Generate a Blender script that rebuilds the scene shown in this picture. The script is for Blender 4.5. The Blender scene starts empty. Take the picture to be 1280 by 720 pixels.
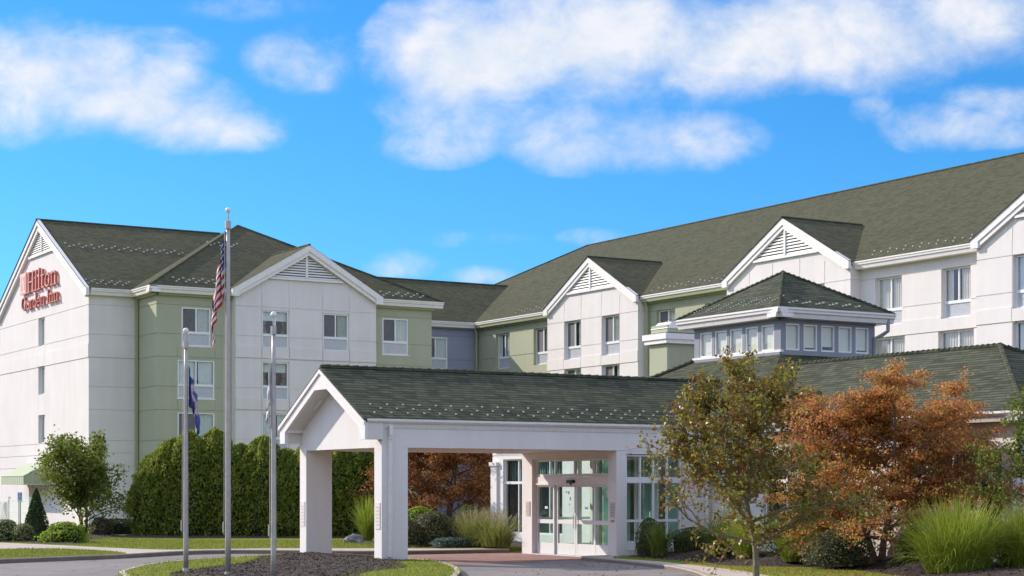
import bpy, math, random
import numpy as np
from mathutils import Vector, Matrix

# ------------------------------------------------------------------ camera, sky, sun, exposure
scn = bpy.context.scene
COL = scn.collection
PHI = math.radians(30.881)
cam_d = bpy.data.cameras.new("camera")
cam_d.sensor_width = 36.0
cam_d.lens = 63.25
cam_d.shift_y = 0.1969
cam_d.clip_start = 0.5
cam_d.clip_end = 3000.0
cam = bpy.data.objects.new("camera", cam_d)
COL.objects.link(cam)
cam.location = (0, 0, 2.15)
cam.rotation_euler = (math.pi / 2, 0, -PHI)
scn.camera = cam

SUN = Vector((1.0, -1.6, -1.07)).normalized()          # direction in which the light travels
sun_d = bpy.data.lights.new("sun", 'SUN')
sun_d.energy = 4.05
sun_d.angle = math.radians(0.5)
sun_d.color = (1.0, 0.91, 0.78)
sun = bpy.data.objects.new("sun", sun_d)
COL.objects.link(sun)
sun.rotation_euler = SUN.to_track_quat('-Z', 'Y').to_euler()
sun.location = (0, 60, 60)

world = bpy.data.worlds.new("World")
scn.world = world
world.use_nodes = True


def build_world():
    nt = world.node_tree
    N, Lk = nt.nodes, nt.links
    N.clear()
    out = N.new('ShaderNodeOutputWorld')
    bg = N.new('ShaderNodeBackground')
    bg.inputs['Strength'].default_value = 0.1
    sky = N.new('ShaderNodeTexSky')
    sky.sky_type = 'NISHITA'
    sky.sun_disc = False
    sky.sun_elevation = math.asin(-SUN.z)
    sky.sun_rotation = math.atan2(-SUN.x, -SUN.y)
    sky.altitude = 50
    sky.air_density = 1.0
    sky.dust_density = 0.4
    sky.ozone_density = 1.6
    hs = N.new('ShaderNodeHueSaturation')
    hs.inputs['Hue'].default_value = 0.482
    hs.inputs['Saturation'].default_value = 1.22
    hs.inputs['Value'].default_value = 1.0
    Lk.new(sky.outputs[0], hs.inputs['Color'])

    def M(op, a, b=None, c=None):
        n = N.new('ShaderNodeMath')
        n.operation = op
        for i, v in enumerate((a, b, c)):
            if v is None:
                continue
            if isinstance(v, (int, float)):
                n.inputs[i].default_value = v
            else:
                Lk.new(v, n.inputs[i])
        return n.outputs[0]

    tc = N.new('ShaderNodeTexCoord')
    d = tc.outputs['Generated']

    def dot(vec):
        n = N.new('ShaderNodeVectorMath')
        n.operation = 'DOT_PRODUCT'
        Lk.new(d, n.inputs[0])
        n.inputs[1].default_value = vec
        return n.outputs['Value']
    s, c = math.sin(PHI), math.cos(PHI)
    fwd = M('MAXIMUM', dot((s, c, 0)), 0.03)
    u = M('DIVIDE', dot((c, -s, 0)), fwd)
    v = M('DIVIDE', dot((0, 0, 1)), fwd)
    comb = N.new('ShaderNodeCombineXYZ')
    Lk.new(u, comb.inputs[0])
    Lk.new(v, comb.inputs[1])

    def noise(vec, scale, detail, rough, sx=1.0, sy=1.0, sz=1.0, off=0.0):
        mp = N.new('ShaderNodeMapping')
        mp.inputs['Scale'].default_value = (sx, sy, sz)
        mp.inputs['Location'].default_value = (off, off * 0.7, 0)
        Lk.new(vec, mp.inputs['Vector'])
        n = N.new('ShaderNodeTexNoise')
        n.inputs['Scale'].default_value = scale
        n.inputs['Detail'].default_value = detail
        n.inputs['Roughness'].default_value = rough
        n.inputs['Distortion'].default_value = 0.25
        Lk.new(mp.outputs[0], n.inputs['Vector'])
        return n.outputs['Fac']
    # cloud banks of this sky: direction (u, v), half sizes, weight
    F = 2249.0
    blobs = [  # photo-measured bearings of the clouds, as tangents of their azimuth and elevation
        (565, 65, 105, 75, 1.0), (690, 45, 190, 75, 1.0), (830, 60, 190, 70, 1.0), (960, 40, 170, 70, .95),
        (560, 120, 95, 60, .85), (545, 183, 75, 28, .8), (700, 165, 90, 50, .7), (820, 175, 130, 45, .95), (725, 195, 75, 26, .75),
        (1080, 55, 150, 60, .85), (1220, 30, 150, 65, 1.0), (660, 100, 120, 60, .6),
        (50, 75, 120, 60, 1.0), (150, 115, 110, 50, .95), (60, 135, 140, 50, .9), (210, 135, 95, 48, .9), (260, 160, 100, 34, .9), (320, 175, 40, 18, .6), (180, 70, 90, 40, .5),
        (1175, 160, 75, 32, .8), (1240, 125, 80, 26, .75), (1090, 135, 30, 22, .55), (1250, 165, 60, 22, .5),
        (385, 75, 80, 46, .42), (320, 8, 110, 22, .3), (500, 330, 48, 20, .7), (600, 345, 45, 14, .8), (745, 296, 50, 13, .5), (560, 300, 120, 14, .3),
    ]
    tot = None
    for (px, py, a, b, w) in blobs:
        du = M('MULTIPLY', M('SUBTRACT', u, (px - 640) / F), F / a)
        dv = M('MULTIPLY', M('SUBTRACT', v, (612 - py) / F), F / b)
        r2 = M('ADD', M('MULTIPLY', du, du), M('MULTIPLY', dv, dv))
        val = M('MULTIPLY', M('MAXIMUM', M('SUBTRACT', 1.0, M('MULTIPLY', r2, 0.62)), 0.0), w)
        tot = val if tot is None else M('MAXIMUM', M('MULTIPLY_ADD', val, 0.35, tot), val)
    n1 = noise(comb.outputs[0], 8.0, 6.0, 0.55, 1.0, 1.3)
    n2 = noise(comb.outputs[0], 26.0, 9.0, 0.62, 1.0, 1.25, 1.0, 3.1)
    dens = M('ADD', M('MULTIPLY', tot, 1.05), M('ADD', M('MULTIPLY', M('SUBTRACT', n1, 0.5), 2.5), M('MULTIPLY', M('SUBTRACT', n2, 0.5), 1.25)))
    dens = M('MULTIPLY', dens, M('MINIMUM', M('MULTIPLY', tot, 4.0), 1.0))
    mr = N.new('ShaderNodeMapRange')
    mr.interpolation_type = 'SMOOTHSTEP'
    mr.inputs['From Min'].default_value = 0.12
    mr.inputs['From Max'].default_value = 1.48
    Lk.new(dens, mr.inputs['Value'])
    front = M('GREATER_THAN', dot((s, c, 0)), 0.35)
    # unseen cloud added over the rest of the dome to whiten the shade fill
    g = noise(d, 2.6, 6.0, 0.58, 1.0, 1.0, 2.2)
    mr2 = N.new('ShaderNodeMapRange')
    mr2.interpolation_type = 'SMOOTHSTEP'
    mr2.inputs['From Min'].default_value = 0.35
    mr2.inputs['From Max'].default_value = 0.60
    Lk.new(g, mr2.inputs['Value'])
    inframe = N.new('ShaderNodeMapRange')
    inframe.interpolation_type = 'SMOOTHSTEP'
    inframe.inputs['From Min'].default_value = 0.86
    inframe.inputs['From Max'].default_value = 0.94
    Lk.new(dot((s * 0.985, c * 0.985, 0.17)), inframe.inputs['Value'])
    fac = N.new('ShaderNodeMix')
    fac.data_type = 'FLOAT'
    Lk.new(inframe.outputs[0], fac.inputs[0])
    Lk.new(mr2.outputs[0], fac.inputs[2])
    Lk.new(mr.outputs[0], fac.inputs[3])
    # cloud tone: brighter where thick, greyer-blue in the thin undersides
    ct = N.new('ShaderNodeMix')
    ct.data_type = 'RGBA'
    cr = N.new('ShaderNodeMapRange')
    cr.inputs['From Min'].default_value = 0.36
    cr.inputs['From Max'].default_value = 0.60
    Lk.new(M('ADD', M('MULTIPLY', n1, 0.5), M('MULTIPLY', n2, 0.5)), cr.inputs['Value'])
    Lk.new(cr.outputs[0], ct.inputs[0])
    ct.inputs[6].default_value = (6.6, 7.7, 9.2, 1)
    ct.inputs[7].default_value = (9.9, 9.7, 9.8, 1)
    sk = N.new('ShaderNodeMix')
    sk.data_type = 'RGBA'
    sk.blend_type = 'MULTIPLY'
    sk.inputs[0].default_value = 1.0
    Lk.new(hs.outputs[0], sk.inputs[6])
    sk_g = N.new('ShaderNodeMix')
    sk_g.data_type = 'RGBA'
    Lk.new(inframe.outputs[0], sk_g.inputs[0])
    sk_g.inputs[6].default_value = (1.28, 1.42, 2.2, 1)  # sky outside the view made brighter and bluer to fill the shade
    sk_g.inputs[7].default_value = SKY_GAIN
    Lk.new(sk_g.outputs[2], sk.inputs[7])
    mx = N.new('ShaderNodeMix')
    mx.data_type = 'RGBA'
    Lk.new(M('MULTIPLY', fac.outputs[0], 0.93), mx.inputs[0])
    Lk.new(sk.outputs[2], mx.inputs[6])
    Lk.new(ct.outputs[2], mx.inputs[7])
    # background strength raised outside the view as extra fill for the shade
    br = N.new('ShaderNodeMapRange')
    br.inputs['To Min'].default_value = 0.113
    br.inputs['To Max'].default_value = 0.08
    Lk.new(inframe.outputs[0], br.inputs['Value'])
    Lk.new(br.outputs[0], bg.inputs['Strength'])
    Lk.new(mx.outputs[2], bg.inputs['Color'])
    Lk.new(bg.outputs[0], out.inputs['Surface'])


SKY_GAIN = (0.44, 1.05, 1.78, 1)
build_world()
scn.view_settings.view_transform = 'Standard'
scn.view_settings.look = 'None'
scn.view_settings.exposure = 0.33
scn.view_settings.gamma = 1.0
scn.view_settings.use_curve_mapping = False
scn.cycles.max_bounces = 8
scn.cycles.transparent_max_bounces = 12
scn.cycles.caustics_reflective = False
scn.cycles.caustics_refractive = False
scn.cycles.sample_clamp_indirect = 6.0


# ------------------------------------------------------------------ materials
MAT = {}


def new_mat(name):
    m = bpy.data.materials.new(name)
    m.use_nodes = True
    nt = m.node_tree
    return m, nt, nt.nodes['Principled BSDF']


def mixcol(nt, fac, a, b, blend='MIX'):
    n = nt.nodes.new('ShaderNodeMix')
    n.data_type = 'RGBA'
    n.blend_type = blend
    for i, v in ((0, fac), (6, a), (7, b)):
        if isinstance(v, (int, float)):
            n.inputs[i].default_value = v
        elif isinstance(v, tuple):
            n.inputs[i].default_value = (*v, 1) if len(v) == 3 else v
        else:
            nt.links.new(v, n.inputs[i])
    return n.outputs[2]


def tex_noise(nt, scale, detail=4, rough=0.55, vec=None, sc3=None):
    n = nt.nodes.new('ShaderNodeTexNoise')
    n.inputs['Scale'].default_value = scale
    n.inputs['Detail'].default_value = detail
    n.inputs['Roughness'].default_value = rough
    if vec is None:
        g = nt.nodes.new('ShaderNodeNewGeometry')
        vec = g.outputs['Position']
    if sc3:
        mp = nt.nodes.new('ShaderNodeMapping')
        mp.inputs['Scale'].default_value = sc3
        nt.links.new(vec, mp.inputs[0])
        vec = mp.outputs[0]
    nt.links.new(vec, n.inputs['Vector'])
    return n.outputs['Fac']


def ramp(nt, fac, stops):
    n = nt.nodes.new('ShaderNodeValToRGB')
    e = n.color_ramp.elements
    while len(e) < len(stops):
        e.new(0.5)
    for i, (p, c) in enumerate(stops):
        e[i].position = p
        e[i].color = (*c, 1)
    nt.links.new(fac, n.inputs[0])
    return n.outputs[0]


def bump(nt, bsdf, h, dist, strength=1.0):
    b = nt.nodes.new('ShaderNodeBump')
    b.inputs['Distance'].default_value = dist
    b.inputs['Strength'].default_value = strength
    nt.links.new(h, b.inputs['Height'])
    nt.links.new(b.outputs[0], bsdf.inputs['Normal'])


def stucco(name, col, var=0.055, streak=0.035):
    m, nt, b = new_mat(name)
    n1 = tex_noise(nt, 0.55, 5, 0.6)
    n2 = tex_noise(nt, 2.2, 4, 0.6, sc3=(1, 1, 0.10))          # rain streaks
    n3 = tex_noise(nt, 24, 3, 0.7)
    f1 = ramp(nt, n1, [(0.3, (1 - var,) * 3), (0.7, (1 + var * 0.3,) * 3)])
    f2 = ramp(nt, n2, [(0.42, (1 - streak, 1 - streak, 1 - streak * 1.15)), (0.62, (1, 1, 1))])
    f3 = ramp(nt, n3, [(0.3, (0.93,) * 3), (0.7, (1.03,) * 3)])
    c = mixcol(nt, 1.0, col, f1, 'MULTIPLY')
    c = mixcol(nt, 1.0, c, f2, 'MULTIPLY')
    c = mixcol(nt, 1.0, c, f3, 'MULTIPLY')
    nt.links.new(c, b.inputs['Base Color'])
    b.inputs['Roughness'].default_value = 0.9
    b.inputs['Specular IOR Level'].default_value = 0.2
    bump(nt, b, tex_noise(nt, 55, 4, 0.65), 0.008, 0.7)
    MAT[name] = m
    return m


def plain(name, col, rough=0.5, metal=0.0, var=0.05, scale=6.0, spec=0.4):
    m, nt, b = new_mat(name)
    n = tex_noise(nt, scale, 4, 0.6)
    f = ramp(nt, n, [(0.3, (1 - var,) * 3), (0.7, (1 + var * 0.4,) * 3)])
    nt.links.new(mixcol(nt, 1.0, col, f, 'MULTIPLY'), b.inputs['Base Color'])
    b.inputs['Roughness'].default_value = rough
    b.inputs['Metallic'].default_value = metal
    b.inputs['Specular IOR Level'].default_value = spec
    MAT[name] = m
    return m


def roofing(name, cols, course=0.075, width=0.33, bumpd=0.02, patch=0.25):
    """asphalt shingles: courses follow height, tabs follow the run of the slope"""
    m, nt, b = new_mat(name)
    g = nt.nodes.new('ShaderNodeNewGeometry')
    sep = nt.nodes.new('ShaderNodeSeparateXYZ')
    nt.links.new(g.outputs['Position'], sep.inputs[0])
    add = nt.nodes.new('ShaderNodeMath')
    add.operation = 'ADD'
    nt.links.new(sep.outputs[0], add.inputs[0])
    nt.links.new(sep.outputs[1], add.inputs[1])
    cb = nt.nodes.new('ShaderNodeCombineXYZ')
    nt.links.new(add.outputs[0], cb.inputs[0])
    nt.links.new(sep.outputs[2], cb.inputs[1])
    br = nt.nodes.new('ShaderNodeTexBrick')
    br.offset = 0.5
    br.inputs['Color1'].default_value = (0, 0, 0, 1)
    br.inputs['Color2'].default_value = (1, 1, 1, 1)
    br.inputs['Mortar'].default_value = (0.5, 0.5, 0.5, 1)
    br.inputs['Scale'].default_value = 1.0
    br.inputs['Mortar Size'].default_value = course * 0.13
    br.inputs['Mortar Smooth'].default_value = 0.3
    br.inputs['Brick Width'].default_value = width
    br.inputs['Row Height'].default_value = course
    nt.links.new(cb.outputs[0], br.inputs['Vector'])
    tab = ramp(nt, br.outputs['Color'], [(0.0, cols[0]), (0.35, cols[1]), (0.7, cols[2]), (1.0, cols[3])])
    n1 = tex_noise(nt, 0.5, 6, 0.65)
    n2 = tex_noise(nt, 9, 5, 0.7)
    c = mixcol(nt, 1.0, tab, ramp(nt, n1, [(0.3, (1 - patch,) * 3), (0.7, (1 + patch * 0.5,) * 3)]), 'MULTIPLY')
    c = mixcol(nt, 1.0, c, ramp(nt, n2, [(0.3, (0.72,) * 3), (0.7, (1.22,) * 3)]), 'MULTIPLY')
    c = mixcol(nt, br.outputs['Fac'], c, tuple(x * 0.45 for x in cols[0]))
    nt.links.new(c, b.inputs['Base Color'])
    b.inputs['Roughness'].default_value = 0.93
    b.inputs['Specular IOR Level'].default_value = 0.15
    # shingle butts: height falls towards the lower edge of every course
    md = nt.nodes.new('ShaderNodeMath')
    md.operation = 'FRACT'
    dv = nt.nodes.new('ShaderNodeMath')
    dv.operation = 'DIVIDE'
    nt.links.new(sep.outputs[2], dv.inputs[0])
    dv.inputs[1].default_value = course
    nt.links.new(dv.outputs[0], md.inputs[0])
    h = nt.nodes.new('ShaderNodeMath')
    h.operation = 'MULTIPLY_ADD'
    nt.links.new(n2, h.inputs[0])
    h.inputs[1].default_value = 0.6
    iv = nt.nodes.new('ShaderNodeMath')
    iv.operation = 'SUBTRACT'
    iv.inputs[0].default_value = 1.0
    nt.links.new(md.outputs[0], iv.inputs[1])
    nt.links.new(iv.outputs[0], h.inputs[2])
    bump(nt, b, h.outputs[0], bumpd, 0.8)
    MAT[name] = m
    return m


def leafmat(name, stops, trans=0.35, rough=0.55):
    m = bpy.data.materials.new(name)
    m.use_nodes = True
    nt = m.node_tree
    nt.nodes.clear()
    out = nt.nodes.new('ShaderNodeOutputMaterial')
    g = nt.nodes.new('ShaderNodeNewGeometry')
    n = tex_noise(nt, 1.6, 3, 0.5)
    mm = nt.nodes.new('ShaderNodeMath')
    mm.operation = 'MULTIPLY_ADD'
    nt.links.new(n, mm.inputs[0])
    mm.inputs[1].default_value = 0.9
    sc = nt.nodes.new('ShaderNodeMath')
    sc.operation = 'MULTIPLY_ADD'
    nt.links.new(g.outputs['Random Per Island'], sc.inputs[0])
    sc.inputs[1].default_value = 0.75
    sc.inputs[2].default_value = -0.32
    nt.links.new(sc.outputs[0], mm.inputs[2])
    c = ramp(nt, mm.outputs[0], stops)
    d = nt.nodes.new('ShaderNodeBsdfPrincipled')
    d.inputs['Roughness'].default_value = rough
    d.inputs['Specular IOR Level'].default_value = 0.35
    nt.links.new(c, d.inputs['Base Color'])
    t = nt.nodes.new('ShaderNodeBsdfTranslucent')
    nt.links.new(c, t.inputs['Color'])
    mx = nt.nodes.new('ShaderNodeMixShader')
    mx.inputs[0].default_value = trans
    nt.links.new(d.outputs[0], mx.inputs[1])
    nt.links.new(t.outputs[0], mx.inputs[2])
    nt.links.new(mx.outputs[0], out.inputs[0])
    MAT[name] = m
    return m


def glass(name, tint, refl=0.05):
    m = bpy.data.materials.new(name)
    m.use_nodes = True
    nt = m.node_tree
    nt.nodes.clear()
    out = nt.nodes.new('ShaderNodeOutputMaterial')
    t = nt.nodes.new('ShaderNodeBsdfTransparent')
    t.inputs[0].default_value = (*tint, 1)
    gl = nt.nodes.new('ShaderNodeBsdfGlossy')
    gl.inputs['Roughness'].default_value = 0.02
    gl.inputs['Color'].default_value = (0.95, 0.97, 1, 1)
    n = tex_noise(nt, 0.9, 2, 0.5)
    b = nt.nodes.new('ShaderNodeBump')
    b.inputs['Distance'].default_value = 0.02
    b.inputs['Strength'].default_value = 0.25
    nt.links.new(n, b.inputs['Height'])
    nt.links.new(b.outputs[0], gl.inputs['Normal'])
    lw = nt.nodes.new('ShaderNodeLayerWeight')
    pw = nt.nodes.new('ShaderNodeMath')
    pw.operation = 'POWER'
    nt.links.new(lw.outputs['Facing'], pw.inputs[0])
    pw.inputs[1].default_value = 4.0
    mm = nt.nodes.new('ShaderNodeMath')
    mm.operation = 'MULTIPLY_ADD'
    mm.use_clamp = True
    nt.links.new(pw.outputs[0], mm.inputs[0])
    mm.inputs[1].default_value = 0.9
    mm.inputs[2].default_value = refl
    mx = nt.nodes.new('ShaderNodeMixShader')
    nt.links.new(mm.outputs[0], mx.inputs[0])
    nt.links.new(t.outputs[0], mx.inputs[1])
    nt.links.new(gl.outputs[0], mx.inputs[2])
    nt.links.new(mx.outputs[0], out.inputs[0])
    MAT[name] = m
    return m


WHITE = stucco('white_stucco', (0.775, 0.725, 0.70))
CWHITE = stucco('canopy_stucco', (0.80, 0.757, 0.735), 0.03, 0.04)
GREEN = stucco('sage_stucco', (0.43, 0.44, 0.315))
BLUE = stucco('slate_blue_stucco', (0.32, 0.335, 0.43))
PAVB = stucco('pavilion_blue_paint', (0.30, 0.305, 0.345), 0.05, 0.02)
TRIM = plain('white_trim', (0.80, 0.757, 0.73), 0.5, var=0.08)
SOFFIT = plain('soffit_paint', (0.70, 0.66, 0.63), 0.6)
FRAME = plain('white_vinyl', (0.78, 0.78, 0.78), 0.35)
GTRIM = plain('sage_trim', (0.36, 0.39, 0.24), 0.6)
VENTP = plain('vent_panel_grey', (0.60, 0.61, 0.64), 0.45, var=0.08)
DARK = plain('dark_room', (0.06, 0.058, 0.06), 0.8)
SCREEN = plain('insect_screen', (0.15, 0.145, 0.15), 0.8, var=0.15, scale=3)
CURT = plain('curtain_cloth', (0.60, 0.61, 0.56), 0.9, var=0.12, scale=4)
CURT2 = plain('beige_curtain_cloth', (0.68, 0.60, 0.50), 0.9, var=0.10, scale=4)
CURTW = plain('white_sheer_cloth', (0.75, 0.77, 0.74), 0.9, var=0.08, scale=4)
CURTG = plain('patterned_drape_cloth', (0.25, 0.20, 0.16), 0.9, var=0.6, scale=5)
CREAM = plain('cream_blind', (0.80, 0.75, 0.63), 0.8, var=0.06)
TEAL = plain('teal_drape_cloth', (0.42, 0.66, 0.60), 0.8, var=0.15, scale=3)
TEALG = plain('teal_wall_paint', (0.42, 0.62, 0.57), 0.6)
IVORY = plain('ivory_interior_paint', (0.80, 0.80, 0.72), 0.6)
LOBFLOOR = plain('lobby_floor_tile', (0.32, 0.30, 0.27), 0.4, var=0.2)
METAL = plain('brushed_aluminium', (0.47, 0.435, 0.41), 0.5, 0.35, var=0.14)
BALL = plain('white_ball_finial', (0.80, 0.78, 0.74), 0.35)
BLACK = plain('black_plastic', (0.02, 0.02, 0.02), 0.4)
RED = plain('red_sign_plastic', (0.56, 0.13, 0.10), 0.4)
REDF = plain('salmon_sign_face', (0.82, 0.42, 0.36), 0.35)
PINKF = plain('pale_pink_sign_face', (0.82, 0.50, 0.42), 0.35)
BROWN = plain('sign_return_brown', (0.17, 0.10, 0.09), 0.5)
AWN = plain('sage_canvas', (0.30, 0.36, 0.22), 0.8)
AWN2 = plain('pale_stripe_canvas', (0.50, 0.53, 0.40), 0.8)
PVC = plain('white_pvc', (0.80, 0.79, 0.78), 0.4)
SIGNB = plain('blue_sign_paint', (0.16, 0.36, 0.62), 0.4)
POST = plain('galvanised_steel', (0.38, 0.38, 0.37), 0.5, 0.6)
PLAQ = plain('tan_plaque', (0.56, 0.48, 0.42), 0.6)
CPLAQ = plain('pale_column_plaque', (0.72, 0.64, 0.62), 0.6)
CPLAQL = plain('pale_plaque_lettering', (0.58, 0.49, 0.47), 0.6)
PLAQL = plain('plaque_lettering', (0.38, 0.30, 0.26), 0.6)
BRASS = plain('brass_plate', (0.45, 0.30, 0.08), 0.4, 0.6)
BARK = plain('grey_brown_bark', (0.13, 0.10, 0.075), 0.95, var=0.5, scale=14)
BARKL = plain('mossy_bark', (0.22, 0.20, 0.12), 0.95, var=0.5, scale=10)
BARKM = plain('maple_bark', (0.20, 0.135, 0.10), 0.95, var=0.45, scale=12)
CONC = plain('concrete', (0.46, 0.385, 0.325), 0.9, var=0.18, scale=1.7)
POT = plain('wooden_tub', (0.075, 0.05, 0.045), 0.8, var=0.3)
ROCKM = plain('mottled_rock', (0.30, 0.29, 0.28), 0.9, var=0.7, scale=6)
GUARD = plain('clear_snow_guard', (0.48, 0.48, 0.46), 0.25)
FRED = plain('flag_red', (0.42, 0.03, 0.035), 0.8)
FWHITE = plain('flag_white', (0.72, 0.70, 0.68), 0.8)
FBLUE = plain('flag_blue', (0.03, 0.045, 0.16), 0.8)
FBLUE2 = plain('state_flag_blue', (0.06, 0.07, 0.24), 0.8)
FSEAL = plain('flag_seal_tones', (0.55, 0.42, 0.42), 0.8, var=0.6, scale=14)
LOUV = plain('louvre_slat_white', (0.76, 0.74, 0.72), 0.5)
LOUVB = plain('louvre_dark_void', (0.06, 0.055, 0.05), 0.9)

ROOF = roofing('weathered_green_shingles', [(0.066, 0.066, 0.038), (0.085, 0.084, 0.048), (0.111, 0.106, 0.060), (0.087, 0.089, 0.053)], 0.09, 0.30, 0.012, 0.09)
ROOF2 = roofing('dark_green_shingles', [(0.046, 0.052, 0.034), (0.068, 0.074, 0.047), (0.102, 0.104, 0.067), (0.078, 0.086, 0.055)], 0.078, 0.40, 0.015, 0.10)


# ------------------------------------------------------------------ mesh helpers
class MB:
    def __init__(self):
        self.v, self.f, self.mi = [], [], []

    def poly(self, pts, mi=0):
        i = len(self.v)
        self.v += [tuple(p) for p in pts]
        self.f.append(tuple(range(i, i + len(pts))))
        self.mi.append(mi)

    def box(self, x0, x1, y0, y1, z0, z1, mi=0):
        x0, x1 = min(x0, x1), max(x0, x1)
        y0, y1 = min(y0, y1), max(y0, y1)
        z0, z1 = min(z0, z1), max(z0, z1)
        i = len(self.v)
        self.v += [(x0, y0, z0), (x1, y0, z0), (x1, y1, z0), (x0, y1, z0), (x0, y0, z1), (x1, y0, z1), (x1, y1, z1), (x0, y1, z1)]
        for q in ((0, 3, 2, 1), (4, 5, 6, 7), (0, 1, 5, 4), (1, 2, 6, 5), (2, 3, 7, 6), (3, 0, 4, 7)):
            self.f.append(tuple(i + k for k in q))
            self.mi.append(mi)

    def extrude(self, pts, vec, mi=0, caps=True):
        n = len(pts)
        i = len(self.v)
        self.v += [tuple(p) for p in pts]
        self.v += [(p[0] + vec[0], p[1] + vec[1], p[2] + vec[2]) for p in pts]
        if caps:
            self.f.append(tuple(range(i, i + n)))
            self.f.append(tuple(range(i + 2 * n - 1, i + n - 1, -1)))
            self.mi += [mi, mi]
        for k in range(n):
            k2 = (k + 1) % n
            self.f.append((i + k2, i + k, i + n + k, i + n + k2))
            self.mi.append(mi)

    def tube(self, pts, radii, seg=7, mi=0, cap=True):
        pts = [Vector(p) for p in pts]
        rings = []
        for k, p in enumerate(pts):
            d = (pts[min(k + 1, len(pts) - 1)] - pts[max(k - 1, 0)])
            if d.length < 1e-9:
                d = Vector((0, 0, 1))
            d.normalize()
            a = d.cross(Vector((0.31, 0.95, 0.05)))
            if a.length < 1e-3:
                a = d.cross(Vector((1, 0, 0)))
            a.normalize()
            b = d.cross(a)
            i = len(self.v)
            for s in range(seg):
                t = 2 * math.pi * s / seg
                q = p + (a * math.cos(t) + b * math.sin(t)) * radii[k]
                self.v.append(tuple(q))
            rings.append(i)
        for k in range(len(rings) - 1):
            for s in range(seg):
                s2 = (s + 1) % seg
                self.f.append((rings[k] + s, rings[k] + s2, rings[k + 1] + s2, rings[k + 1] + s))
                self.mi.append(mi)
        if cap:
            self.f.append(tuple(rings[0] + s for s in range(seg - 1, -1, -1)))
            self.f.append(tuple(rings[-1] + s for s in range(seg)))
            self.mi += [mi, mi]

    def sphere(self, c, r, sx=1, sy=1, sz=1, nu=14, nv=9, mi=0):
        i0 = len(self.v)
        for a in range(nv + 1):
            th = math.pi * a / nv
            for b in range(nu):
                ph = 2 * math.pi * b / nu
                self.v.append((c[0] + r * sx * math.sin(th) * math.cos(ph), c[1] + r * sy * math.sin(th) * math.sin(ph), c[2] + r * sz * math.cos(th)))
        for a in range(nv):
            for b in range(nu):
                b2 = (b + 1) % nu
                self.f.append((i0 + a * nu + b, i0 + (a + 1) * nu + b, i0 + (a + 1) * nu + b2, i0 + a * nu + b2))
                self.mi.append(mi)

    def build(self, name, mats, parent=None, world=True, smooth=False, fixn=True):
        me = bpy.data.meshes.new(name)
        me.from_pydata(self.v, [], self.f)
        for m in (mats if isinstance(mats, (list, tuple)) else [mats]):
            me.materials.append(m)
        me.polygons.foreach_set('material_index', self.mi)
        if smooth:
            me.polygons.foreach_set('use_smooth', [True] * len(self.f))
        me.update()
        o = bpy.data.objects.new(name, me)
        COL.objects.link(o)
        if parent is not None:
            attach(o, parent, world)
        return o


def attach(o, parent, world=True):
    """world=True: the mesh is in world coordinates, keep it there under its parent (roots are only translated)"""
    o.parent = parent
    if world and parent.type == 'EMPTY':
        o.matrix_parent_inverse = Matrix.Translation(-parent.location)


def tag(o, label=None, cat=None, group=None, kind=None):
    if label:
        o['label'] = label
    if cat:
        o['category'] = cat
    if group:
        o['group'] = group
    if kind:
        o['kind'] = kind
    return o


def thing(name, label, cat, loc=(0, 0, 0), group=None, rz=0.0):
    o = bpy.data.objects.new(name, None)
    COL.objects.link(o)
    o.empty_display_size = 0.3
    o.location = loc
    o.rotation_euler = (0, 0, rz)
    return tag(o, label, cat, group)


def struct(o):
    o['kind'] = 'structure'
    return o


# a wall coordinate frame: u along the wall, d into the wall, z up
def frame_of(axis, const):
    if axis == 'Y':
        return lambda u, d, z: (u, const + d, z)
    return lambda u, d, z: (const + d, u, z)


def relief(mb, axis, const, u0, u1, z0, z1, feats, mi=0):
    """wall sheet with real recesses and bands: feats = (u0,u1,z0,z1,depth); depth None = window opening"""
    P = frame_of(axis, const)
    us, zs = {u0, u1}, {z0, z1}
    ff = []
    for a, b, c, d, e in feats:
        a, b = min(a, b), max(a, b)
        a, b, c, d = max(a, u0), min(b, u1), max(c, z0), min(d, z1)
        if b - a < 1e-6 or d - c < 1e-6:
            continue
        us |= {a, b}
        zs |= {c, d}
        ff.append((a, b, c, d, e))
    us, zs = sorted(us), sorted(zs)
    nu, nz = len(us) - 1, len(zs) - 1
    dep = [[0.0] * nz for _ in range(nu)]
    for i in range(nu):
        um = (us[i] + us[i + 1]) / 2
        for j in range(nz):
            zm = (zs[j] + zs[j + 1]) / 2
            for a, b, c, d, e in ff:
                if a < um < b and c < zm < d:
                    dep[i][j] = e
    OPEN = 0.30
    val = lambda i, j: OPEN if dep[i][j] is None else dep[i][j]
    for i in range(nu):
        for j in range(nz):
            a, b, c, d = us[i], us[i + 1], zs[j], zs[j + 1]
            t = val(i, j)
            if dep[i][j] is not None:
                mb.poly([P(a, t, c), P(b, t, c), P(b, t, d), P(a, t, d)], mi)
            for e, edge in ((a, i == 0), (b, i == nu - 1)):
                if edge and t < 0:
                    mb.poly([P(e, t, c), P(e, 0, c), P(e, 0, d), P(e, t, d)], mi)
            if i + 1 < nu and abs(val(i + 1, j) - t) > 1e-6:
                t2 = val(i + 1, j)
                mb.poly([P(b, t, c), P(b, t2, c), P(b, t2, d), P(b, t, d)], mi)
            if j + 1 < nz and abs(val(i, j + 1) - t) > 1e-6:
                t2 = val(i, j + 1)
                mb.poly([P(a, t, d), P(b, t, d), P(b, t2, d), P(a, t2, d)], mi)


def gable_tri(mb, axis, const, uc, hw, zE, zA, mi=0):
    P = frame_of(axis, const)
    mb.poly([P(uc - hw, 0, zE), P(uc + hw, 0, zE), P(uc, 0, zA)], mi)


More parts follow.
